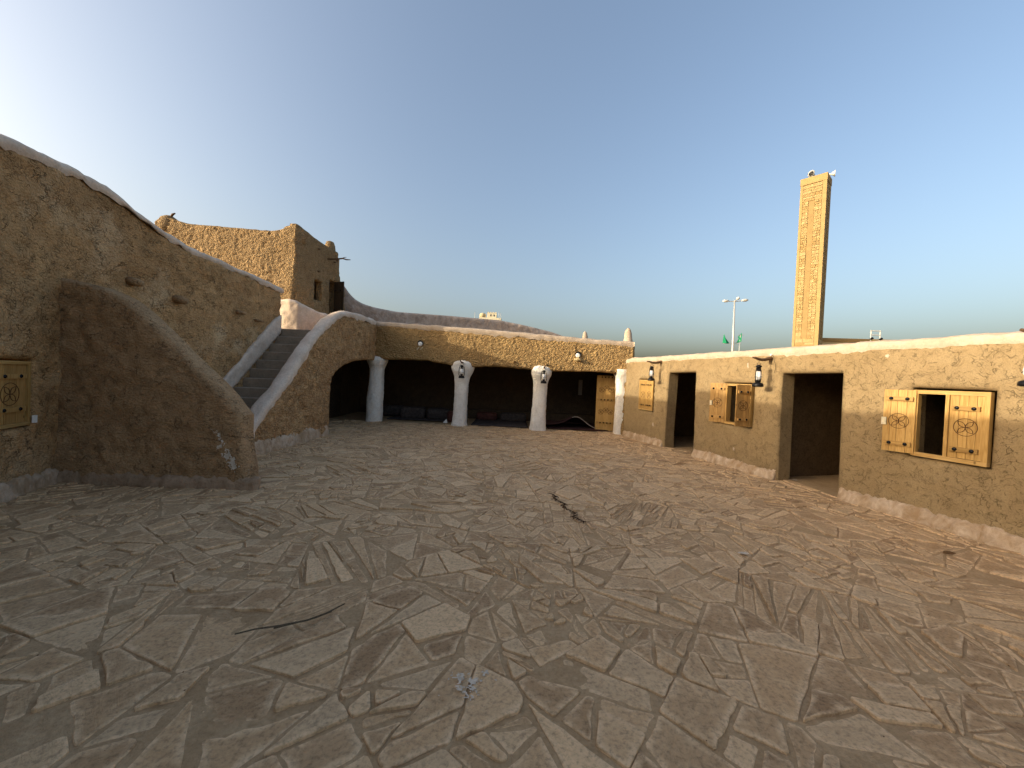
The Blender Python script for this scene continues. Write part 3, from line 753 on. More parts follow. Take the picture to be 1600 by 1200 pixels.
# columns
dirA = (Vector((3.78, 12.14))-Vector((-4.67, 12.62))).normalized(); angA = math.atan2(dirA.y, dirA.x)
def column(s, prof, sq, seed, lean=0, top=2.1):
    base = AP.map(s, 0, -.24); mb = MB(); n_ = 44; rows = []
    for i in range(64):
        z = -.03+(top+.03)*i/63; hw_ = smooth_interp(prof, z, .05)
        vs = []
        for j in range(n_):
            q = 2*pi*j/n_; e = (abs(cos(q))**sq+abs(sin(q))**sq)**(-1/sq); k = 1+.06*fbm((cos(q)*1.3+seed, sin(q)*1.3, z*2.2), 3)+.05*noise.noise((cos(q)*5, sin(q)*5+seed, z*7))+.035*noise.noise((cos(q)*12, sin(q)*12+seed, z*18))
            x_, y_ = hw_*e*cos(q)*k, min(hw_, .25+.07*max(0, min(1, (z-1.5)/.3)))*e*sin(q)*k
            vs.append((base.x+lean*z+x_*cos(angA)-y_*sin(angA), base.y+x_*sin(angA)+y_*cos(angA), z))
        rows += vs
    mb.v = rows; mb.f = [(i*n_+j, i*n_+(j+1) % n_, (i+1)*n_+(j+1) % n_, (i+1)*n_+j) for i in range(63) for j in range(n_)]+[tuple(range(63*n_, 64*n_))]
    return mb.build('column', 'column', ar, True)
column(.09, [(0, .25), (.3, .255), (.8, .245), (1.1, .23), (1.5, .215), (1.8, .225), (1.95, .30), (2.08, .34), (2.14, .31), (2.18, .18)], 2.6, 1, .025, 2.18)
column(2.98, [(0, .26), (.15, .235), (.5, .22), (1.0, .215), (1.4, .225), (1.62, .25), (1.78, .34), (1.9, .375), (2.03, .37), (2.12, .30), (2.17, .16)], 2.8, 5, .02, 2.18)
column(5.56, [(0, .28), (.15, .255), (.5, .235), (1.0, .22), (1.45, .225), (1.65, .255), (1.78, .32), (1.92, .34), (2.03, .32), (2.10, .25), (2.14, .13)], 3.0, 9, .025, 2.15)
column(8.22, [(0, .20), (.5, .20), (1.2, .20), (1.6, .21), (1.8, .24), (1.92, .29), (2.05, .30)], 5, 13, .02, 2.08)
# gallery behind
def prism(name, mat, parent, poly, z0, z1):
    k = len(poly); mb = MB(); mb.add([(x, y, z0) for x, y in poly]+[(x, y, z1) for x, y in poly], [tuple(reversed(range(k))), tuple(range(k, 2*k))]+[(i, (i+1) % k, k+(i+1) % k, k+i) for i in range(k)]); return mb.build(name, mat, parent)
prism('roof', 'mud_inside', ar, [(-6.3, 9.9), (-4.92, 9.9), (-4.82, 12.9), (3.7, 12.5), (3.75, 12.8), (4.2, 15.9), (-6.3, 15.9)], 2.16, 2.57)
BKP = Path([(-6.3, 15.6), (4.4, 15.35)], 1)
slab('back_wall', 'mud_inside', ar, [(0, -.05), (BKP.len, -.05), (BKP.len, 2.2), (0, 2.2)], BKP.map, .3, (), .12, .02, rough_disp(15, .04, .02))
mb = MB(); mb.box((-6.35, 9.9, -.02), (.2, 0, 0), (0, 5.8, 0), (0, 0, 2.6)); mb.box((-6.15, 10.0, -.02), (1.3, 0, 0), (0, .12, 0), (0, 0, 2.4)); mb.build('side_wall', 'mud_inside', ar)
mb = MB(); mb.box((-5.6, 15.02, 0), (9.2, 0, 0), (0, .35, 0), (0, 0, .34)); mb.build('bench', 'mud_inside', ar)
# roof nipples
def finial(parent, c, r_, h, mat, seed=0, name='finial', lean=0):
    mb = MB(); prof = [(r_*1.25, -.1), (r_, 0), (r_*.85, h*.35), (r_*.7, h*.65), (r_*.5, h*.88), (r_*.2, h)]
    mb.lathe(prof, 14, c, lambda q, z: 1+.12*fbm((cos(q)+seed, sin(q), z*4), 2)); return mb.build(name, mat, parent, True)
finial(ar, (3.64, 12.33, 2.94), .155, .47, 'lime_warm', 2)
# terrace floor
prism('terrace_floor', 'lime_grey', ar, [(-6.2, 9.95), (-4.95, 9.95), (-4.85, 12.95), (3.6, 12.55), (4.1, 15.8), (-6.2, 15.8)], 2.575, 2.61)

# back parapet of the terrace
bp = thing('terrace_parapet', 'grey weathered plaster parapet curving down from the rooftop room', 'wall', (-3, 14.8, 2.6))
TP = Path([(-6.25, 13.75), (-5.78, 13.9), (-5.15, 14.1), (-4.42, 14.4), (-2.59, 14.9), (-.63, 15.4), (.41, 15.6), (1.49, 15.9), (4.4, 16.1)], 1)
bt_ = [(0, 4.85), (.12, 4.66), (.30, 4.40), (.50, 4.22), (.75, 4.10), (1.15, 4.01), (1.95, 3.93), (3.85, 3.95), (5.87, 3.94), (6.93, 3.81), (8.05, 3.64), (9.2, 3.3), (11, 3.1)]
slab('wall', 'lime_grey', bp, [(0, 2.5), (TP.len, 2.5)]+[(s, smooth_interp(bt_, s, .12)) for s in arange(0, TP.len, .1)[::-1]], TP.map, .35, (), .07, .06, rough_disp(18, .03, .03, 5))
finial(bp, (2.92, 15.9, 3.10), .16, .60, 'lime_warm', 6)

# ------------------------------------------------------------------ ROOFTOP ROOM
rm = thing('rooftop_room', 'square rough mud room with knobbed corners standing above the stairs', 'building', (-8, 12.5, 2.6))
FP = Path([(-11.05, 11.70), (-6.44, 11.20)], 1)
ft = [(0, 5.92), (.18, 6.02), (.45, 6.02), (.70, 5.98), (.85, 5.90), (1.2, 5.84), (2.0, 5.78), (3.0, 5.70), (3.9, 5.64), (4.2, 5.70), (4.4, 5.82), (4.64, 5.82)]
batter = lambda z: .02*(5.8-z)
FL = FP.len
dr = rough_disp(3.3, .05, .018, 8, .9, .022)
slab('wall', 'mud_room', rm, [(0, 2.3), (FL, 2.3), (FL, 5.76)]+[(s, smooth_interp(ft, s, .07)+.02*noise.noise((s*5, 1, 4))) for s in arange(0, FL-.04, .08)[::-1]], lambda s, z, d: FP.map(s, z, d+batter(z)), .4, (), .034, .05, dr)
GP = Path([(-6.44, 11.20), (-6.17, 13.65)], 1)
GL = GP.len
wh = [(.92, 3.84), (1.30, 3.84), (1.31, 4.47), (.92, 4.46)]
dh = [(1.74, 2.62), (2.36, 2.62), (2.36, 4.66), (1.75, 4.67)]
gt = [(0, 5.84), (.15, 5.86), (.4, 5.82), (.8, 5.77), (1.3, 5.73), (1.7, 5.72), (2.2, 5.72)]
slab('wall', 'mud_room', rm, [(0.02, 2.3), (GL+.5, 2.3), (GL+.5, 3.6), (GL+.42, 4.25), (GL+.15, 4.5), (GL-.10, 4.8), (GL-.22, 5.2), (GL-.28, 5.66)]+[(s, smooth_interp(gt, s, .05)+.012*noise.noise((s*5, 8, 4))) for s in arange(.02, GL-.3, .08)[::-1]],
     lambda s, z, d: GP.map(s, z, d+batter(z)), .22, [wh, dh], .045, .04, rough_disp(5.3, .03, .022, 6, 1, .006))
mb = MB()
mb.box((-6.62, 11.9, 3.7), (.02, 0, 0), (0, .85, 0), (0, 0, .9)); mb.build('niche_back', 'mud_room', rm)
mb = MB(); mb.box((-10.9, 13.6, 2.3), (4.5, 0, 0), (0, .3, 0), (0, 0, 3.35)); mb.box((-11.0, 11.9, 2.3), (.3, 0, 0), (0, 1.7, 0), (0, 0, 3.35)); mb.build('wall', 'mud_room', rm)
mb = MB(); mb.box((-10.8, 11.7, 5.25), (4.2, 0, 0), (0, 2.0, 0), (0, 0, .2)); mb.build('roof', 'mud_room', rm)
mb = MB(); mb.box((-11.1, 11.5, 0), (4.95, 0, 0), (0, 2.4, 0), (0, 0, 2.3)); mb.build('lower_storey', 'mud_room', rm)
mb = MB()
mb.lathe([(.26, -.3), (.27, -.1), (.25, .05), (.19, .16), (.1, .22), (.02, .235)], 16, (-10.72, 11.86, 5.91), lambda q, z: 1+.1*fbm((cos(q), sin(q), z*3), 2)); mb.build('pinnacle', 'mud_room', rm, True)
mb = MB()
mb.lathe([(.36, -.4), (.34, -.15), (.26, .02), (.15, .09), (.02, .12)], 16, (-6.72, 11.60, 5.78), lambda q, z: 1+.12*fbm((cos(q)+3, sin(q), z*3), 2)); mb.build('pinnacle', 'mud_room', rm, True)
mb = MB()
mb.lathe([(.19, -.5), (.18, -.1), (.16, .12), (.12, .24), (.03, .28)], 16, (-6.42, 13.2, 5.76), lambda q, z: 1+.1*fbm((cos(q)+5, sin(q), z*3), 2)); mb.build('pinnacle', 'mud_room', rm, True)
mb = MB(); mb.tube([(-10.66, 11.82, 6.06), (-10.55, 11.78, 6.16), (-10.47, 11.77, 6.19)], [.03, .035, .02], 7); mb.build('peg', 'branch', rm, True)
mb = MB(); mb.tube([(-6.5, 12.8, 5.30), (-6.0, 12.75, 5.31), (-5.75, 12.72, 5.33), (-5.62, 12.7, 5.29), (-5.48, 12.68, 5.285)], [.028, .026, .024, .02, .012], 7)
mb.tube([(-5.80, 12.72, 5.325), (-5.70, 12.71, 5.36), (-5.62, 12.70, 5.37)], [.015, .012, .006], 6); mb.build('roof_beam', 'branch', rm, True)
for z_ in (5.4, 5.45, 4.75, 5.3):
    mb = MB(); s_ = random.uniform(.5, 2.1); mb.tube([GP.map(s_, z_, -.05), GP.map(s_+.02, z_, .07)], .025, 6); mb.build('beam_stub', 'branch', rm)
# ajar door of the room
ax, nn = axes(GP, 1.75)
dax = (ax*.75*-1+nn*.66).normalized(); dn = Vector((dax.y, -dax.x, 0)); 
hinge = GP.map(1.96, 2.64, .03)
o = hinge; d2 = (nn*.9-ax*.25).normalized(); n2 = Vector((d2.y, -d2.x, 0))
shutter(rm, o+Vector((0, 0, 0)), d2, n2, .42, 2.0, 4, 'darkwood', (.15, .5, .85), 2, False, name='door')
mb = MB(); mb.box(GP.map(1.75, 2.62, -.1), ax*.05, nn*.06, (0, 0, 2.03)); mb.build('door_frame', 'darkwood', rm)

# ------------------------------------------------------------------ RIGHT HOUSE
rh = thing('mud_house', 'long low tan mud house with two doorways and pine shutters on the right', 'house', (6, 7, 0))
a_ = Vector((3.64, 11.77)); b_ = Vector((5.61, 4.14)); dRW = (b_-a_).normalized()
def rwpt(s): q = a_+dRW*s; return (q.x, q.y)
HP = Path([rwpt(-.35), rwpt(13.5)], 1)
OF = .35
def H(s): return s+OF
TH = .30
rtop = lambda s: 2.44+.015*fbm((s*.8, 4, 4), 2)
d1 = [(H(1.72), -.06), (H(1.70), .4), (H(1.76), 1.97), (H(2.74), 1.985), (H(2.755), .9), (H(2.78), -.06)]
d2_ = [(H(4.965), -.06), (H(4.95), 1.0), (H(4.95), 1.955), (H(5.955), 1.965), (H(5.965), 1.0), (H(5.985), -.06)]
w1 = [(H(.45), .90), (H(1.15), .88), (H(1.16), 1.78), (H(.45), 1.79)]
w2 = [(H(3.66), .87), (H(4.36), .87), (H(4.37), 1.76), (H(3.65), 1.76)]
w3 = [(H(6.84), .845), (H(7.59), .845), (H(7.60), 1.755), (H(6.83), 1.765)]
# doors are notches of the outline
outer = [(0, -.06)]+d1+d2_+[(13.8, -.06), (13.8, 2.34)]+[(s, rtop(s)-.11) for s in arange(0, 13.7, .15)[::-1]]
dh_ = rough_disp(1.1, .022, .010, 5, .9, .0025)
slab('wall', 'mud_right', rh, outer, HP.map, TH, [w1, w2, w3], .05, .035, dh_)
pts = []; nrm = []
for s in arange(-.02, 13.8, .07):
    q, n_ = HP.at(s); pts.append((q.x-n_.x*.16, q.y-n_.y*.16, rtop(s)-.075)); nrm.append(n_)
sweep('coping', 'lime_warm', rh, pts, nrm, .163, .07, .10, 10, .016, 15)
for (sa_, sb_, sd) in ((0.05, H(1.66), 41), (H(2.80), H(4.93), 42), (H(6.01), 13.5, 43)):
    skirting(rh, HP, sa_, sb_, .20, .075, 'lime_base', sd, slope=.8)
# rooms
ax, nn = axes(HP, 1)
def hbox(s0, s1, d0, d1_, z0, z1, name, mat):
    o0 = HP.map(s0, z0, d0); mb = MB(); mb.box(o0, ax*(s1-s0), nn*(d1_-d0), (0, 0, z1-z0)); return mb.build(name, mat, rh)
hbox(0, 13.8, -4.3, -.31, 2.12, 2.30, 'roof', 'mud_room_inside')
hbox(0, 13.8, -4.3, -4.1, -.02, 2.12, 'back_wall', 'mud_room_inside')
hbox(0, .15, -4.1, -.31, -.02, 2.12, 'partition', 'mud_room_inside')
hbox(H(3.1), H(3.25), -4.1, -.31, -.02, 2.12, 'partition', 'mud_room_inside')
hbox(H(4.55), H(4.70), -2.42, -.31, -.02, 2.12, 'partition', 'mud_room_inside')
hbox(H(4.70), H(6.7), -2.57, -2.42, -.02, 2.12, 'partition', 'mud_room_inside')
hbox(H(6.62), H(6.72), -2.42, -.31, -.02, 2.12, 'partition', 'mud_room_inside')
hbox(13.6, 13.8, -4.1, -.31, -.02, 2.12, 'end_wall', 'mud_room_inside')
# windows
frame(rh, HP, H(.47), H(1.13), .91, 1.77, -.03, .012, .035)
for k in range(2):
    shutter(rh, HP.map(H(.507)+k*.295, .948, .0), ax, nn, .292, .785, 3, 'pine', (.13, .87), 3, True, .10, .02, bh=.04)
frame(rh, HP, H(3.69), H(4.33), .89, 1.74, -.10, .012, .045)
frame(rh, HP, H(6.87), H(7.575), .865, 1.735, -.05, .015, .05)
# house window with one shutter closed (right) and one folded back (left)
shutter(rh, HP.map(H(7.225), .918, .002), ax, nn, .298, .765, 4, 'pine', (.14, .80), 2, True, .105, .02)
mb = MB(); mb.box(HP.map(H(7.19), .915, -.03), ax*.034, nn*.05, (0, 0, .77)); mb.build('window_frame', 'pine', rh)
def swing(s, z, d, deg, w_, h, side, **k):
    """side=-1: leaf runs towards smaller s, opened outwards by deg from flat-against-wall"""
    q = radians(deg); dirv = (ax*side*cos(q)+nn*sin(q)).normalized(); nv = (nn*cos(q)-ax*side*sin(q)).normalized()
    return shutter(rh, HP.map(s, z, d), dirv, nv, w_, h, **k), dirv, nv
leaf, dv, nv = swing(H(6.91), .885, .035, 17, .315, .84, -1, nplank=4, mat='pine', bats=(.14, .86), studs=2, rr_=.10)
mb = MB(); mb.box(HP.map(H(6.91), .885, .035)+dv*.275+nv*.004+Vector((0, 0, .36)), dv*.05, nv*.022, (0, 0, .10)); mb.build('handle', 'palewood', leaf)
leaf, dv, nv = swing(H(3.71), .90, .02, 22, .33, .84, -1, nplank=4, mat='pine_old', bats=(.14, .86), studs=2, rr_=.10)
mb = MB(); mb.box(HP.map(H(3.71), .90, .02)+dv*.27+nv*.004+Vector((0, 0, .36)), dv*.045, nv*.022, (0, 0, .10)); mb.build('handle', 'palewood', leaf)
# right leaf standing ajar, hinged at the near side and seen on its outer face
q = radians(86); dirv = (-ax*cos(q)+nn*sin(q)).normalized(); nv = (nn*cos(q)+ax*sin(q)).normalized()
shutter(rh, HP.map(H(4.32), .90, .02), dirv, nv, .30, .82, 4, 'pine_old', (.17, .83), 2, True, .10, .022)
# branch brackets, each a forked stick driven into the wall
BR = [(1.44, 2.24, .44), (4.72, 2.21, .42), (7.96, 2.36, .44)]
lant_pos = []
for s, z, L in BR:
    mb = MB(); p = [HP.map(H(s)+dx, z+dz, d) for dx, dz, d in ((0, .03, -.06), (.0, .02, .04), (-.01, -.01, L*.35), (.01, -.015, L*.6), (0, .012, L*.85), (-.01, .02, L))]
    mb.tube(p, [.032, .034, .028, .026, .021, .016], 8)
    mb.tube([HP.map(H(s), z+.05, .02), HP.map(H(s)+.01, z-.06, .045)], [.02, .012], 7)
    mb.build('branch_bracket', 'branch', rh, True)
    lp_ = HP.map(H(s), z-.02, L*.66); lant_pos.append(lp_)
# tiny fittings
mb = MB(); mb.tube([HP.map(H(4.73), 2.30, -.01), HP.map(H(4.73), 2.30, .03)], .018, 8); mb.build('wire_clip', 'white', rh)
mb = MB(); pp = [HP.map(H(4.78+.05*sin(t_*2.2)), 2.28-.32*t_, .02+.01*sin(t_*7)) for t_ in arange(0, 1, .1)]; mb.tube(pp, .0035, 5); mb.build('loose_wire', 'iron', rh)
mb = MB(); mb.tube([HP.map(H(5.3), 1.02, -2.42), HP.map(H(5.3), 1.0, -2.34), HP.map(H(5.3), .95, -2.31)], .02, 8); mb.build('wall_hook', 'white', rh)
for (s, z, rx, rz, sd) in ((1.2, .55, .05, .12, 61), (3.98, .38, .03, .12, 62), (4.2, 2.1, .02, .16, 63), (6.55, 2.18, .03, .10, 64)):
    splash(rh, HP, H(s), z, rx, rz, sd, .004, dh_, 'lime_warm', 0)

# ------------------------------------------------------------------ LANTERNS
def lantern(name, label, loc, sc=1.0, hang=.10, rot=0):
    t0 = thing(name, label, 'lantern', loc, 'hurricane lanterns hanging in the courtyard'); L = Vector(loc)
    def P(x, y, z): return L+Vector(((x*cos(rot)-y*sin(rot))*sc, (x*sin(rot)+y*cos(rot))*sc, z*sc))
    mb = MB(); mb.lathe([(r_*sc, z*sc) for r_, z in ((.052, 0), (.066, .006), (.068, .02), (.062, .045), (.04, .058), (.026, .062))], 16, L); mb.build('fuel_tank', 'iron', t0, True)
    mb = MB(); mb.lathe([(r_*sc, z*sc) for r_, z in ((.026, .062), (.028, .085), (.02, .095))], 12, L); mb.build('burner', 'iron', t0, True)
    mb = MB(); mb.lathe([(r_*sc, z*sc) for r_, z in ((.024, .095), (.036, .12), (.038, .15), (.032, .19), (.022, .215))], 14, L); mb.build('glass_chimney', 'glass', t0, True)
    mb = MB(); mb.lathe([(r_*sc, z*sc) for r_, z in ((.034, .213), (.036, .225), (.022, .235), (.024, .262), (.04, .268), (.034, .285), (.012, .298))], 14, L); mb.build('cap', 'iron', t0, True)
    for sg in (-1, 1):
        mb = MB(); mb.tube([P(sg*.045, 0, .045), P(sg*.062, 0, .08), P(sg*.064, 0, .17), P(sg*.056, 0, .225), P(sg*.03, 0, .262)], .0065*sc, 7); mb.build('side_tube', 'iron', t0, True)
    mb = MB(); mb.tube([P(.045*cos(a), .045*sin(a), .135+.01*sin(3*a)) for a in arange(0, 2*pi, .4)], .002*sc, 5, False); mb.build('wire_guard', 'iron', t0, True)
    mb = MB(); mb.tube([P(-.06, 0, .20), P(-.055, 0, .26), P(-.03, 0, .32), P(0, 0, .335+hang*.3), P(.03, 0, .32), P(.055, 0, .26), P(.06, 0, .20)], .003*sc, 5)
    mb.tube([P(0, 0, .335+hang*.3), P(0, 0, .35+hang)], .003*sc, 5); mb.build('handle', 'iron', t0, True)
    return t0
LB = ['black hurricane lantern hung from a stick beside the small closed window', 'black hurricane lantern hung from a stick between the open window and wide doorway', 'black hurricane lantern at the right edge beyond the large window']
for k, p in enumerate(lant_pos):
    drop = .335 if k != 2 else .48
    hg = .02 if k != 2 else .14
    hz = 1.12 if k == 2 else (1.38 if k else 1.32)
    lantern('hurricane_lantern', LB[k], (p.x, p.y, p.z-(.35+hg)*hz+.01), hz, hg, .5)
nA = AP.at(1)[1]
for (s, zt, lab) in ((3.07, 2.03, 'black hurricane lantern hanging in front of the second white column'), (5.68, 1.98, 'black hurricane lantern hanging in front of the third white column')):
    q = AP.map(s, zt, .20); lantern('hurricane_lantern', lab, (q.x, q.y, zt-.46), 1.42, .01, angA)
    mb = MB(); mb.tube([AP.map(s, zt+.05, -.03), AP.map(s, zt+.04, .08), AP.map(s, zt+.04, .30), AP.map(s+.02, zt+.09, .62)], [.03, .027, .024, .016], 7); mb.build('branch_bracket', 'branch', ar, True)

for s, z, r_ in ((4.05, 2.08, .06), (4.7, 2.17, .045), (5.75, 2.12, .04), (7.75, 2.02, .03)):
    mb = MB(); mb.tube([AP.map(s, z, -.05), AP.map(s, z, .05), AP.map(s+.01, z-.01, .09)], [r_, r_*.9, r_*.5], 8); mb.build('beam_stub', 'mud_arc', ar, True)
# wall lamps on the arcade
def wall_lamp(s, z, lab, full):
    c_ = AP.map(s, z, 0); t0 = thing('wall_lamp', lab, 'lamp', c_); dA = Vector((dirA.x, dirA.y, 0)); nA3 = Vector((nA.x, nA.y, 0)); up = Vector((0, 0, 1))
    def disc(r_, d0, d1_, dz=0, mat='iron', name='cup', n_=16, r2=None):
        mb = MB(); vs = []
        for d, rr1 in ((d0, r_), (d1_, r2 or r_)):
            for j in range(n_): q_ = 2*pi*j/n_; vs.append(c_+nA3*d+dA*rr1*cos(q_)+up*(rr1*sin(q_)+dz))
        mb.add(vs, [(j, (j+1) % n_, n_+(j+1) % n_, n_+j) for j in range(n_)]+[tuple(range(n_, 2*n_)), tuple(range(n_-1, -1, -1))]); return mb.build(name, mat, t0)
    disc(.095, -.02, .03, .02, 'iron', 'cup'); disc(.074, .031, .06, -.012, 'white', 'reflector', r2=.05)
    mb = MB()
    if full:
        mb.tube([c_+dA*-.10+nA3*.03-up*.20, c_+dA*-.02+nA3*.09-up*.13], .018, 6); mb.tube([c_+dA*.02+nA3*.03-up*.19, c_+dA*.10+nA3*.09-up*.12], .018, 6); mb.build('bracket', 'palewood', t0)
    else:
        mb.lathe([(.05, -.20), (.11, -.17), (.12, -.13), (.10, -.11)], 10, c_+nA3*.06); mb.tube([c_+nA3*.08-up*.13, c_+nA3*.08+dA*.02-up*.05], .02, 6); mb.build('bracket', 'ledge', t0)
wall_lamp(1.64, 2.63, 'round white wall lamp above the gap between first and second columns', True)
wall_lamp(6.73, 2.47, 'round wall lamp on a mud ledge above the carved wooden door side', False)

# ------------------------------------------------------------------ things in the gallery
dd = thing('wooden_door', 'carved pine plank door standing open in the gallery beside the last column', 'door', (3.0, 12.85, 0))
o = Vector((3.50, 12.82, .03)); dxv = Vector((-.985, .17, 0)).normalized(); nv = Vector((-.17, -.985, 0)).normalized()
leaf = shutter(dd, o, dxv, nv, .66, 1.84, 5, 'pine', (.14, .56, .97), 4, False, name='leaf', bh=.06)
for zc in (.62, 1.36):
    for xc in (.17, .33, .49):
        rosette(leaf, o+dxv*xc+nv*.003+Vector((0, 0, zc+(.06 if xc == .33 else 0))), dxv, Vector((0, 0, 1)), nv, .085, .007, True, 18)
o = tag(MB().box((2.62, 15.2, 1.1), (.14, 0, 0), (0, -.12, 0), (0, 0, .6)).build('fuse_box', 'greybox'), 'grey metal box on the dark gallery wall left of the wooden door', 'electrical box')
def carpet(x0, x1, y0, y1, mat, lab):
    mb = MB(); n1, n2 = 24, 12; vs = [(x0+(x1-x0)*i/n1+.03*noise.noise((j*.7, i*.1, 1)), y0+(y1-y0)*j/n2+.04*noise.noise((i*.5, j*.1, 5)), .032+.02*max(0, noise.noise((i*.4, j*.6, 3)))) for j in range(n2+1) for i in range(n1+1)]
    mb.v = vs; mb.f = [(j*(n1+1)+i, j*(n1+1)+i+1, (j+1)*(n1+1)+i+1, (j+1)*(n1+1)+i) for j in range(n2) for i in range(n1)]
    o = mb.build('carpet', mat, None, True); md = o.modifiers.new('s', 'SOLIDIFY'); md.thickness = .015; md.offset = 1
    return tag(o, lab, 'carpet', 'carpets on the gallery floor')
carpet(-1.30, .60, 12.70, 14.9, 'cloth', 'dark brown carpet spread between second and third columns')
carpet(-4.30, -2.00, 13.35, 14.9, 'cloth', 'dark brown carpet spread between first and second columns')
carpet(1.25, 3.25, 12.70, 14.9, 'rug', 'dark red carpet spread between third column and wooden door')
# rolled rug heap
mb = MB(); gx, gy = 26, 12; vs = []
for j in range(gy+1):
    for i in range(gx+1):
        u, v = i/gx, j/gy; x_ = .95+u*2.25; y_ = 12.95+v*1.3
        hgt = .42*math.exp(-((u-.56)/.20)**2)*(1-.4*v)*max(0, 1-((v-.25)/.9)**2)+.10*math.exp(-((u-.2)/.2)**2)+.03*noise.noise((u*6, v*5, 2))
        vs.append((x_, y_, .03+max(0, hgt)))
mb.v = vs; mb.f = [(j*(gx+1)+i, j*(gx+1)+i+1, (j+1)*(gx+1)+i+1, (j+1)*(gx+1)+i) for j in range(gy) for i in range(gx)]
rug = thing('rug', 'dark rumpled rug heaped on the gallery floor between the last two columns', 'rug', (2, 13.4, 0))
o = mb.build('pile', 'rug', rug, True); sd_ = o.modifiers.new('s', 'SOLIDIFY'); sd_.thickness = .02; sd_.offset = 1
mb = MB(); mb.tube([Vector(vs[i])+Vector((0, -.012, .012)) for i in range(13, gx+1)], .012, 6); mb.build('fringe', 'lightcloth', rug, True)
def cushion(x, y, z, lx, ly, lz, ang, mat, label):
    mb = MB(); nA_, nB = 12, 10; vs = []
    for i in range(nB+1):
        th_ = -pi/2+pi*i/nB
        for j in range(nA_*2):
            ph = 2*pi*j/(nA_*2); sg = lambda v_, p: math.copysign(abs(v_)**p, v_)
            X = lx/2*sg(cos(th_), .35)*sg(cos(ph), .35); Y = ly/2*sg(cos(th_), .35)*sg(sin(ph), .35); Z = lz/2*sg(sin(th_), .5)
            k = 1+.05*noise.noise((X*4+x, Y*4, Z*4)); vs.append((x+(X*cos(ang)-Y*sin(ang))*k, y+(X*sin(ang)+Y*cos(ang))*k, z+lz/2+Z*k))
    n2_ = nA_*2; mb.v = vs; mb.f = [(i*n2_+j, i*n2_+(j+1) % n2_, (i+1)*n2_+(j+1) % n2_, (i+1)*n2_+j) for i in range(nB) for j in range(n2_)]
    return tag(mb.build('cushion', mat, None, True), label, 'cushion', 'cushions along the gallery')
cushion(-3.55, 14.0, .02, .9, .5, .42, .1, 'cloth', 'dark grey cushion nearest the first column on the gallery floor')
cushion(-2.62, 14.0, .02, .8, .5, .40, -.05, 'cloth', 'dark cushion midway between first and second columns')
cushion(-1.95, 13.55, .02, .55, .45, .36, .25, 'clothr', 'maroon cushion just left of the second column')
cushion(-4.6, 14.6, .02, 1.1, .5, .40, .0, 'cloth', 'dark long cushion behind the first column')
cushion(.10, 14.5, .02, 1.0, .5, .32, .0, 'cloth', 'dark low cushion between second and third columns')
cushion(-.9, 14.6, .02, .8, .5, .30, .05, 'clothr', 'maroon low cushion right of the second column')
mb = MB(); mb.add([(-2.28, 13.0, .03), (-2.12, 13.0, .03), (-2.2, 13.15, .03), (-2.17, 13.02, .17)], [(0, 1, 3), (1, 2, 3), (2, 0, 3), (0, 2, 1)]); tag(mb.build('plaster_chip', 'white'), 'small pale pointed plaster chip on the gallery floor by the maroon cushion', 'debris')

# ------------------------------------------------------------------ litter on the paving
mb = MB()
def blade(pts_, w_, z0=.036):
    k = len(pts_); vs = []
    for i, (x, y) in enumerate(pts_):
        a = pts_[max(0, i-1)]; c_ = pts_[min(k-1, i+1)]; tx, ty = c_[0]-a[0], c_[1]-a[1]; L = hypot(tx, ty); px_, py_ = -ty/L, tx/L
        ww = w_*sin(pi*min(1, max(.04, (i+.3)/(k-.4))))**.6; zz = z0+gz(x, y)+.012*sin(pi*i/(k-1))
        vs += [(x+px_*ww, y+py_*ww, zz), (x, y, zz+.006), (x-px_*ww, y-py_*ww, zz), (x, y, zz-.004)]
    fs = [(i*4+e, i*4+(e+1) % 4, (i+1)*4+(e+1) % 4, (i+1)*4+e) for i in range(k-1) for e in range(4)]; mb.add(vs, fs)
Z_B = 0
blade([(-1.60, 2.29), (-1.50, 2.335), (-1.38, 2.37), (-1.24, 2.44), (-1.16, 2.52), (-1.09, 2.64)], .011)
blade([(-1.40, 2.345), (-1.30, 2.385), (-1.20, 2.45), (-1.13, 2.535)], .006, .045)
tag(mb.build('palm_leaf', 'frond'), 'thin dry palm leaf lying curved on the paving at lower left', 'leaf')
mb = MB(); rt = random.Random(8); px_, py_ = .60, 5.60
for k in range(46):
    t_ = k/45; bx = .62+.26*t_+.03*sin(t_*20); by = 5.45-1.05*t_; a = rt.uniform(-1.2, 1.2)+(pi/2 if k % 2 else 0); L = rt.uniform(.03, .11)
    mb.tube([(bx-L*cos(a)/2, by-L*sin(a)/2, .026), (bx+rt.uniform(-.01, .01), by, .036), (bx+L*cos(a)/2, by+L*sin(a)/2, .028)], .0045, 5)
tag(mb.build('twig_trail', 'twig'), 'broken line of dark dry twigs across the middle of the courtyard', 'twigs')
mb = MB(); vs = [(4.57, 3.99, .03), (4.60, 4.01, .042), (4.66, 4.01, .045), (4.71, 3.99, .034), (4.66, 3.975, .03), (4.60, 3.975, .03)]; mb.add(vs+[(x, y, z-.006) for x, y, z in vs], [(0, 1, 2, 3, 4, 5), (11, 10, 9, 8, 7, 6)]+[(i, (i+1) % 6, 6+(i+1) % 6, 6+i) for i in range(6)])
tag(mb.build('dead_leaf', 'leaf'), 'curled brown dead leaf on the paving near the right wall', 'leaf')
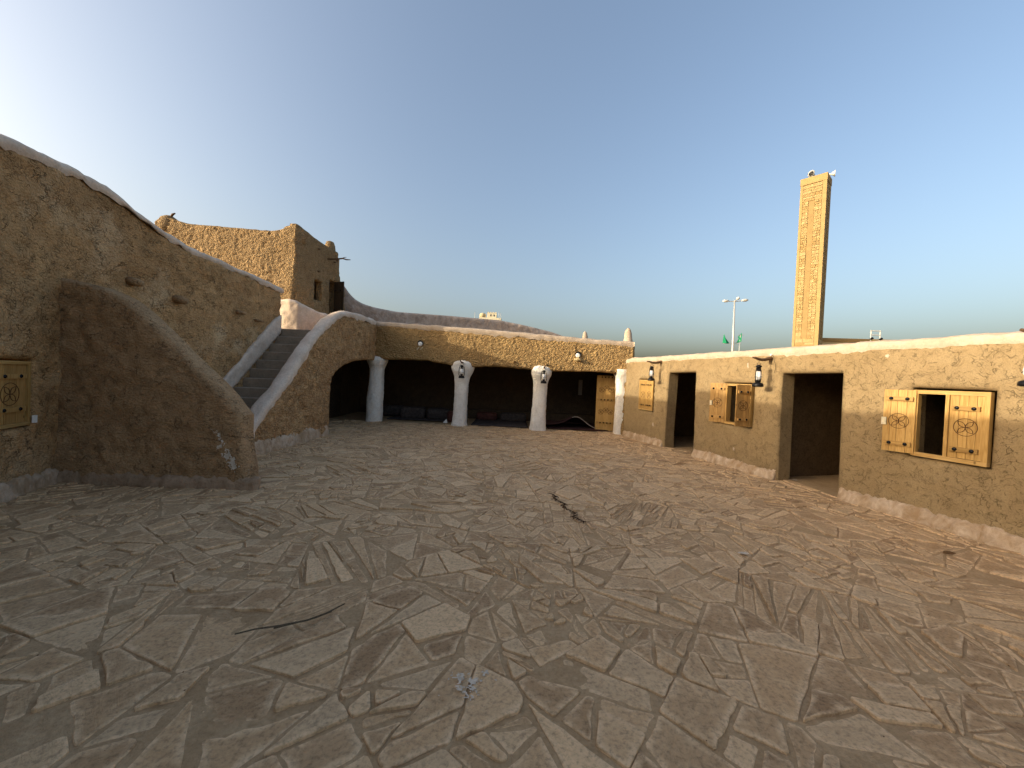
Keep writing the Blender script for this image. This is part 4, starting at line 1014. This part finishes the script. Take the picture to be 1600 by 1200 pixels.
def spots(name, c_, rx, ry, label, thr, seed=1):
    cell = .0065
    def mask(x, y): return .95-(x/rx)**2-(y/ry)**2+1.2*fbm((x*16+seed, y*16, seed), 4)+.7*noise.noise((x*70, y*70, seed)) > thr
    def pos(x, y): return (c_[0]+x, c_[1]+y, .027+gz(c_[0]+x, c_[1]+y))
    o = ragged(mask, pos, cell, int(rx*1.6/cell), int(ry*1.6/cell), name, 'paintspot'); o['label'] = label
    return o
spots('paint_spill', (2.36, 3.74), .07, .05, 'small white paint splash on the paving right of centre', .5, 2)
spots('plaster_stain', (-.16, 2.02), .17, .15, 'crumbly white plaster stain on a slab low in the middle', 1.0, 3)
spots('plaster_crumbs', (5.21, 6.99), .13, .06, 'white plaster crumbs on the threshold of the wide doorway', .75, 4)
rg = random.Random(77); mb = MB()
for k in range(260):
    x, y = rg.uniform(-4.5, 5), rg.uniform(1.2, 10); r_ = rg.uniform(.002, .006); zz = .02+gz(x, y)
    mb.add([(x-r_, y-r_, zz), (x+r_, y-r_*.5, zz), (x, y+r_, zz), (x, y, zz+r_)], [(0, 1, 3), (1, 2, 3), (2, 0, 3)])
o = mb.build('grit', 'leaf'); o['kind'] = 'stuff'; o['label'] = 'scattered dark grit and crumbs on the paving'

# ------------------------------------------------------------------ MINARET TOWER beyond the right house
mt = thing('minaret', 'tall square yellow stone minaret tower with recessed panels behind the house', 'tower', (27, 35.5, 0))
T0 = Vector((25.94, 36.0)); T1 = Vector((27.22, 34.54)); T2 = Vector((28.42, 35.6))
TZ = 20.6
e1 = (T1-T0); W1 = e1.length; e1 = e1.normalized(); e2 = Vector((-e1.y, e1.x)); 
if e2.dot(T2-T1) < 0: e2 = -e2
W2 = 1.75
E1 = Vector((e1.x, e1.y, 0)); E2 = Vector((e2.x, e2.y, 0)); O3 = Vector((T0.x, T0.y, 0))
mb = MB(); mb.box(O3+E1*.05+E2*.05, E1*(W1-.1), E2*(W2-.1), (0, 0, TZ)); mb.build('core', 'dkstone', mt)
def tbox(o, x0, x1, z0, z1, dep, A_, Nn, mat, name): 
    mb = MB(); mb.box(o+A_*x0+Vector((0, 0, z0)), A_*(x1-x0), -Nn*dep, (0, 0, z1-z0)); return mb.build(name, mat, mt)
for (o, A_, Nn, Wd) in ((O3+E2*.05, E1, E2, W1), (O3+E1*(W1-.05), E2, -E1, W2)):
    k = Wd/W1
    tbox(o, 0, .20*k, 0, TZ-.0, .05, A_, Nn, 'ltstone', 'corner_band'); tbox(o, Wd-.30*k, Wd, 0, TZ, .052, A_, Nn, 'ltstone', 'corner_band')
    xa, xb = .20*k+.015, Wd-.30*k-.015; pa, pb = xa+(xb-xa)*.33, xa+(xb-xa)*.62
    tbox(o, pa, pb, 6.6, 18.9, .022, A_, Nn, 'dkstone', 'smooth_panel')
    z = 0; rg = random.Random(4)
    while z < TZ-.1:
        h = rg.uniform(.16, .34); z1_ = min(z+h, TZ)
        spans = [(xa, xb)] if (z1_ < 6.6 or z > 18.9) else [(xa, pa-.02), (pb+.02, xb)]
        for (u0, u1) in spans:
            cuts = [u0, u1] if (u1-u0) < .5 and rg.random() < .5 else [u0, u0+(u1-u0)*rg.uniform(.35, .65), u1]
            for c0, c1_ in zip(cuts, cuts[1:]):
                if z1_ > 5.0: tbox(o, c0+.010, c1_-.010, z+.012, z1_-.012, rg.uniform(.028, .075), A_, Nn, 'block', 'stone')
        z = z1_
mb = MB(); mb.box(O3-E1*.03-E2*.03+Vector((0, 0, TZ)), E1*(W1+.06), E2*(W2+.06), (0, 0, .62)); mb.build('crown', 'ltstone', mt)
def speaker(c_, d, lab):
    t0 = thing('loudspeaker', lab, 'loudspeaker', c_, 'horn loudspeakers on the minaret'); c_ = Vector(c_); d = Vector(d).normalized()
    mb = MB(); mb.tube([c_-d*.25, c_-d*.1, c_, c_+d*.12, c_+d*.25], [.07, .08, .1, .18, .30], 16); mb.build('horn', 'lamphead', t0, True)
    mb = MB(); mb.tube([c_+d*.251, c_+d*.256], [.2, .1], 16); mb.build('throat', 'iron', t0, True)
    mb = MB(); mb.tube([c_-d*.1, c_-d*.1-Vector((0, 0, .40))], .03, 6); mb.build('bracket', 'steel', t0)
speaker(O3+E1*.78+E2*.4+Vector((0, 0, TZ+1.0)), -E2+E1*-.3, 'horn loudspeaker standing on the front edge of the minaret top')
speaker(O3+E1*(W1+.12)+E2*.9+Vector((0, 0, TZ+.75)), E1+E2*.2, 'horn loudspeaker on the right side of the minaret top')
tag(MB().tube([O3+E1*1.25+E2*.3+Vector((0, 0, TZ+.62)), O3+E1*1.45+E2*.3+Vector((0, 0, TZ+.72))], .07, 8).build('floodlight', 'iron'), 'small dark floodlight beside the front loudspeaker on the minaret', 'floodlight')

# low building and rooftop rail next to the tower
lb = thing('low_building', 'flat roofed ochre building just showing above the house beside the minaret', 'building', (36, 38, 0))
mb = MB(); mb.box((29.2, 37.4, 0), (15, -2.0, 0), (9, 9, 0), (0, 0, 6.55)); mb.build('wall', 'cream_dk', lb)
mb = MB(); mb.box((29.1, 37.25, 6.55), (15.2, -2.03, 0), (9.1, 9.2, 0), (0, 0, .32)); mb.build('roof_band', 'dkstone', lb)
fr = thing('roof_frame', 'small pale metal frame on the flat roof right of the minaret', 'frame', (32.5, 35, 6.6))
for x in (32.9, 33.75):
    MB().tube([(x, 35.6, 6.6), (x, 35.6, 7.55)], .045, 6).build('post', 'lamphead', fr)
    MB().tube([(x, 35.6, 6.72), (x, 35.4, 6.80)], .10, 8).build('foot', 'iron', fr)
for z in (7.5, 7.12): MB().tube([(32.85, 35.6, z), (33.8, 35.6, z)], .045, 6).build('rail', 'lamphead', fr)

# street lamp with flags
sp_ = thing('street_lamp', 'tall grey street lamp with three heads beyond the right house', 'street lamp', (22.7, 40, 0))
mb = MB(); mb.tube([(22.75, 40, 0), (22.72, 40, 6), (22.66, 40, 10.75)], [.14, .11, .07], 10); mb.build('pole', 'steel', sp_, True)
for dx, dy, dz in ((-1.25, 0, -.10), (1.4, .0, .12), (-.15, -1.0, .1)):
    mb = MB(); mb.tube([(22.66, 40, 10.6), (22.66+dx*.55, 40+dy*.55, 10.66+dz*.5)], .045, 6); mb.build('arm', 'steel', sp_)
    c0 = Vector((22.66+dx*.5, 40+dy*.5, 10.68+dz*.5)); c1_ = Vector((22.66+dx, 40+dy, 10.70+dz))
    mb = MB(); mb.tube([c0, c0+(c1_-c0)*.3, c0+(c1_-c0)*.7, c1_], [.07, .14, .15, .05], 8); mb.build('lamp_head', 'lamphead', sp_, True)
mb = MB(); mb.tube([(21.7, 40, 6.22), (23.55, 40, 6.28)], .02, 6); mb.tube([(22.72, 40, 6.1), (22.72, 40, 6.6)], .11, 8); mb.build('flag_bracket', 'steel', sp_)
def flag(x0, pts_, lab):
    mb = MB(); vs = []; 
    for (x, z, y) in pts_: vs.append((x, 40+y, z))
    n_ = len(vs); mb.add(vs+[(x, y+.03, z) for x, y, z in vs], [(0, 1, 2), (0, 2, 3), (3, 2, 4), (n_+2, n_+1, n_), (n_+3, n_+2, n_), (n_+4, n_+2, n_+3)]+[(a, b2, b2+n_, a+n_) for a, b2 in ((1, 0), (2, 1), (4, 2), (3, 4), (0, 3))])
    f_ = tag(mb.build('flag', 'flag'), lab, 'flag', 'green flags on the street lamp'); return f_
flag(0, [(21.75, 7.2, 0), (21.7, 6.28, .1), (21.98, 6.22, -.15), (22.05, 6.8, .2), (22.42, 6.26, .1)], 'green flag drooping from the left side of the street lamp')
flag(0, [(23.58, 7.4, 0), (23.25, 6.95, .1), (23.5, 6.5, -.15), (23.2, 6.33, .2), (22.92, 6.28, .1)], 'green flag drooping from the right side of the street lamp')
mb = MB(); mb.tube([(23.3, 40, 3), (23.45, 40, 7.2)], .03, 6); mb.tube([(23.2, 40, 7.15), (23.75, 40, 7.2)], .03, 6); tag(mb.build('antenna', 'steel'), 'thin dark antenna to the right of the street lamp pole', 'antenna')

# distant building seen over the parapet
db_ = thing('distant_building', 'cream distant building with roof tank showing over the curved parapet', 'building', (-7, 110, 0))
mb = MB(); mb.box((-10.2, 110, 0), (6.3, 0, 0), (0, 8, 0), (0, 0, 18.6)); mb.build('wall', 'cream', db_)
mb = MB(); mb.box((-8.0, 110.2, 18.6), (2.7, 0, 0), (0, 4, 0), (0, 0, 1.35)); mb.build('stair_head', 'cream', db_)
for x in (-7.9, -7.2, -6.5, -5.8): MB().box((x, 110.1, 19.95), (.45, 0, 0), (0, .5, 0), (0, 0, .25)).build('merlon', 'cream', db_)
mb = MB(); mb.lathe([(.9, 0), (.92, 1.0), (.5, 1.3), (.1, 1.35)], 16, (-9.3, 111, 18.6)); mb.build('water_tank', 'cream_dk', db_, True)
for x in (-7.1, -6.2): MB().box((x, 110.15, 19.0), (.35, 0, 0), (0, .04, 0), (0, 0, .5)).build('window', 'windark', db_)
for x, h in ((-4.6, 20.3), (-4.1, 20.0), (-11.5, 20.0)):
    mb = MB(); mb.tube([(x, 110, 0), (x, 110, h)], .06, 6); tag(mb.build('mast', 'steel'), {(-4.6): 'thin mast immediately right of the distant cream building', (-4.1): 'thin shorter mast second to the right of the distant cream building', (-11.5): 'thin pale mast left of the distant cream building'}[x], 'mast')
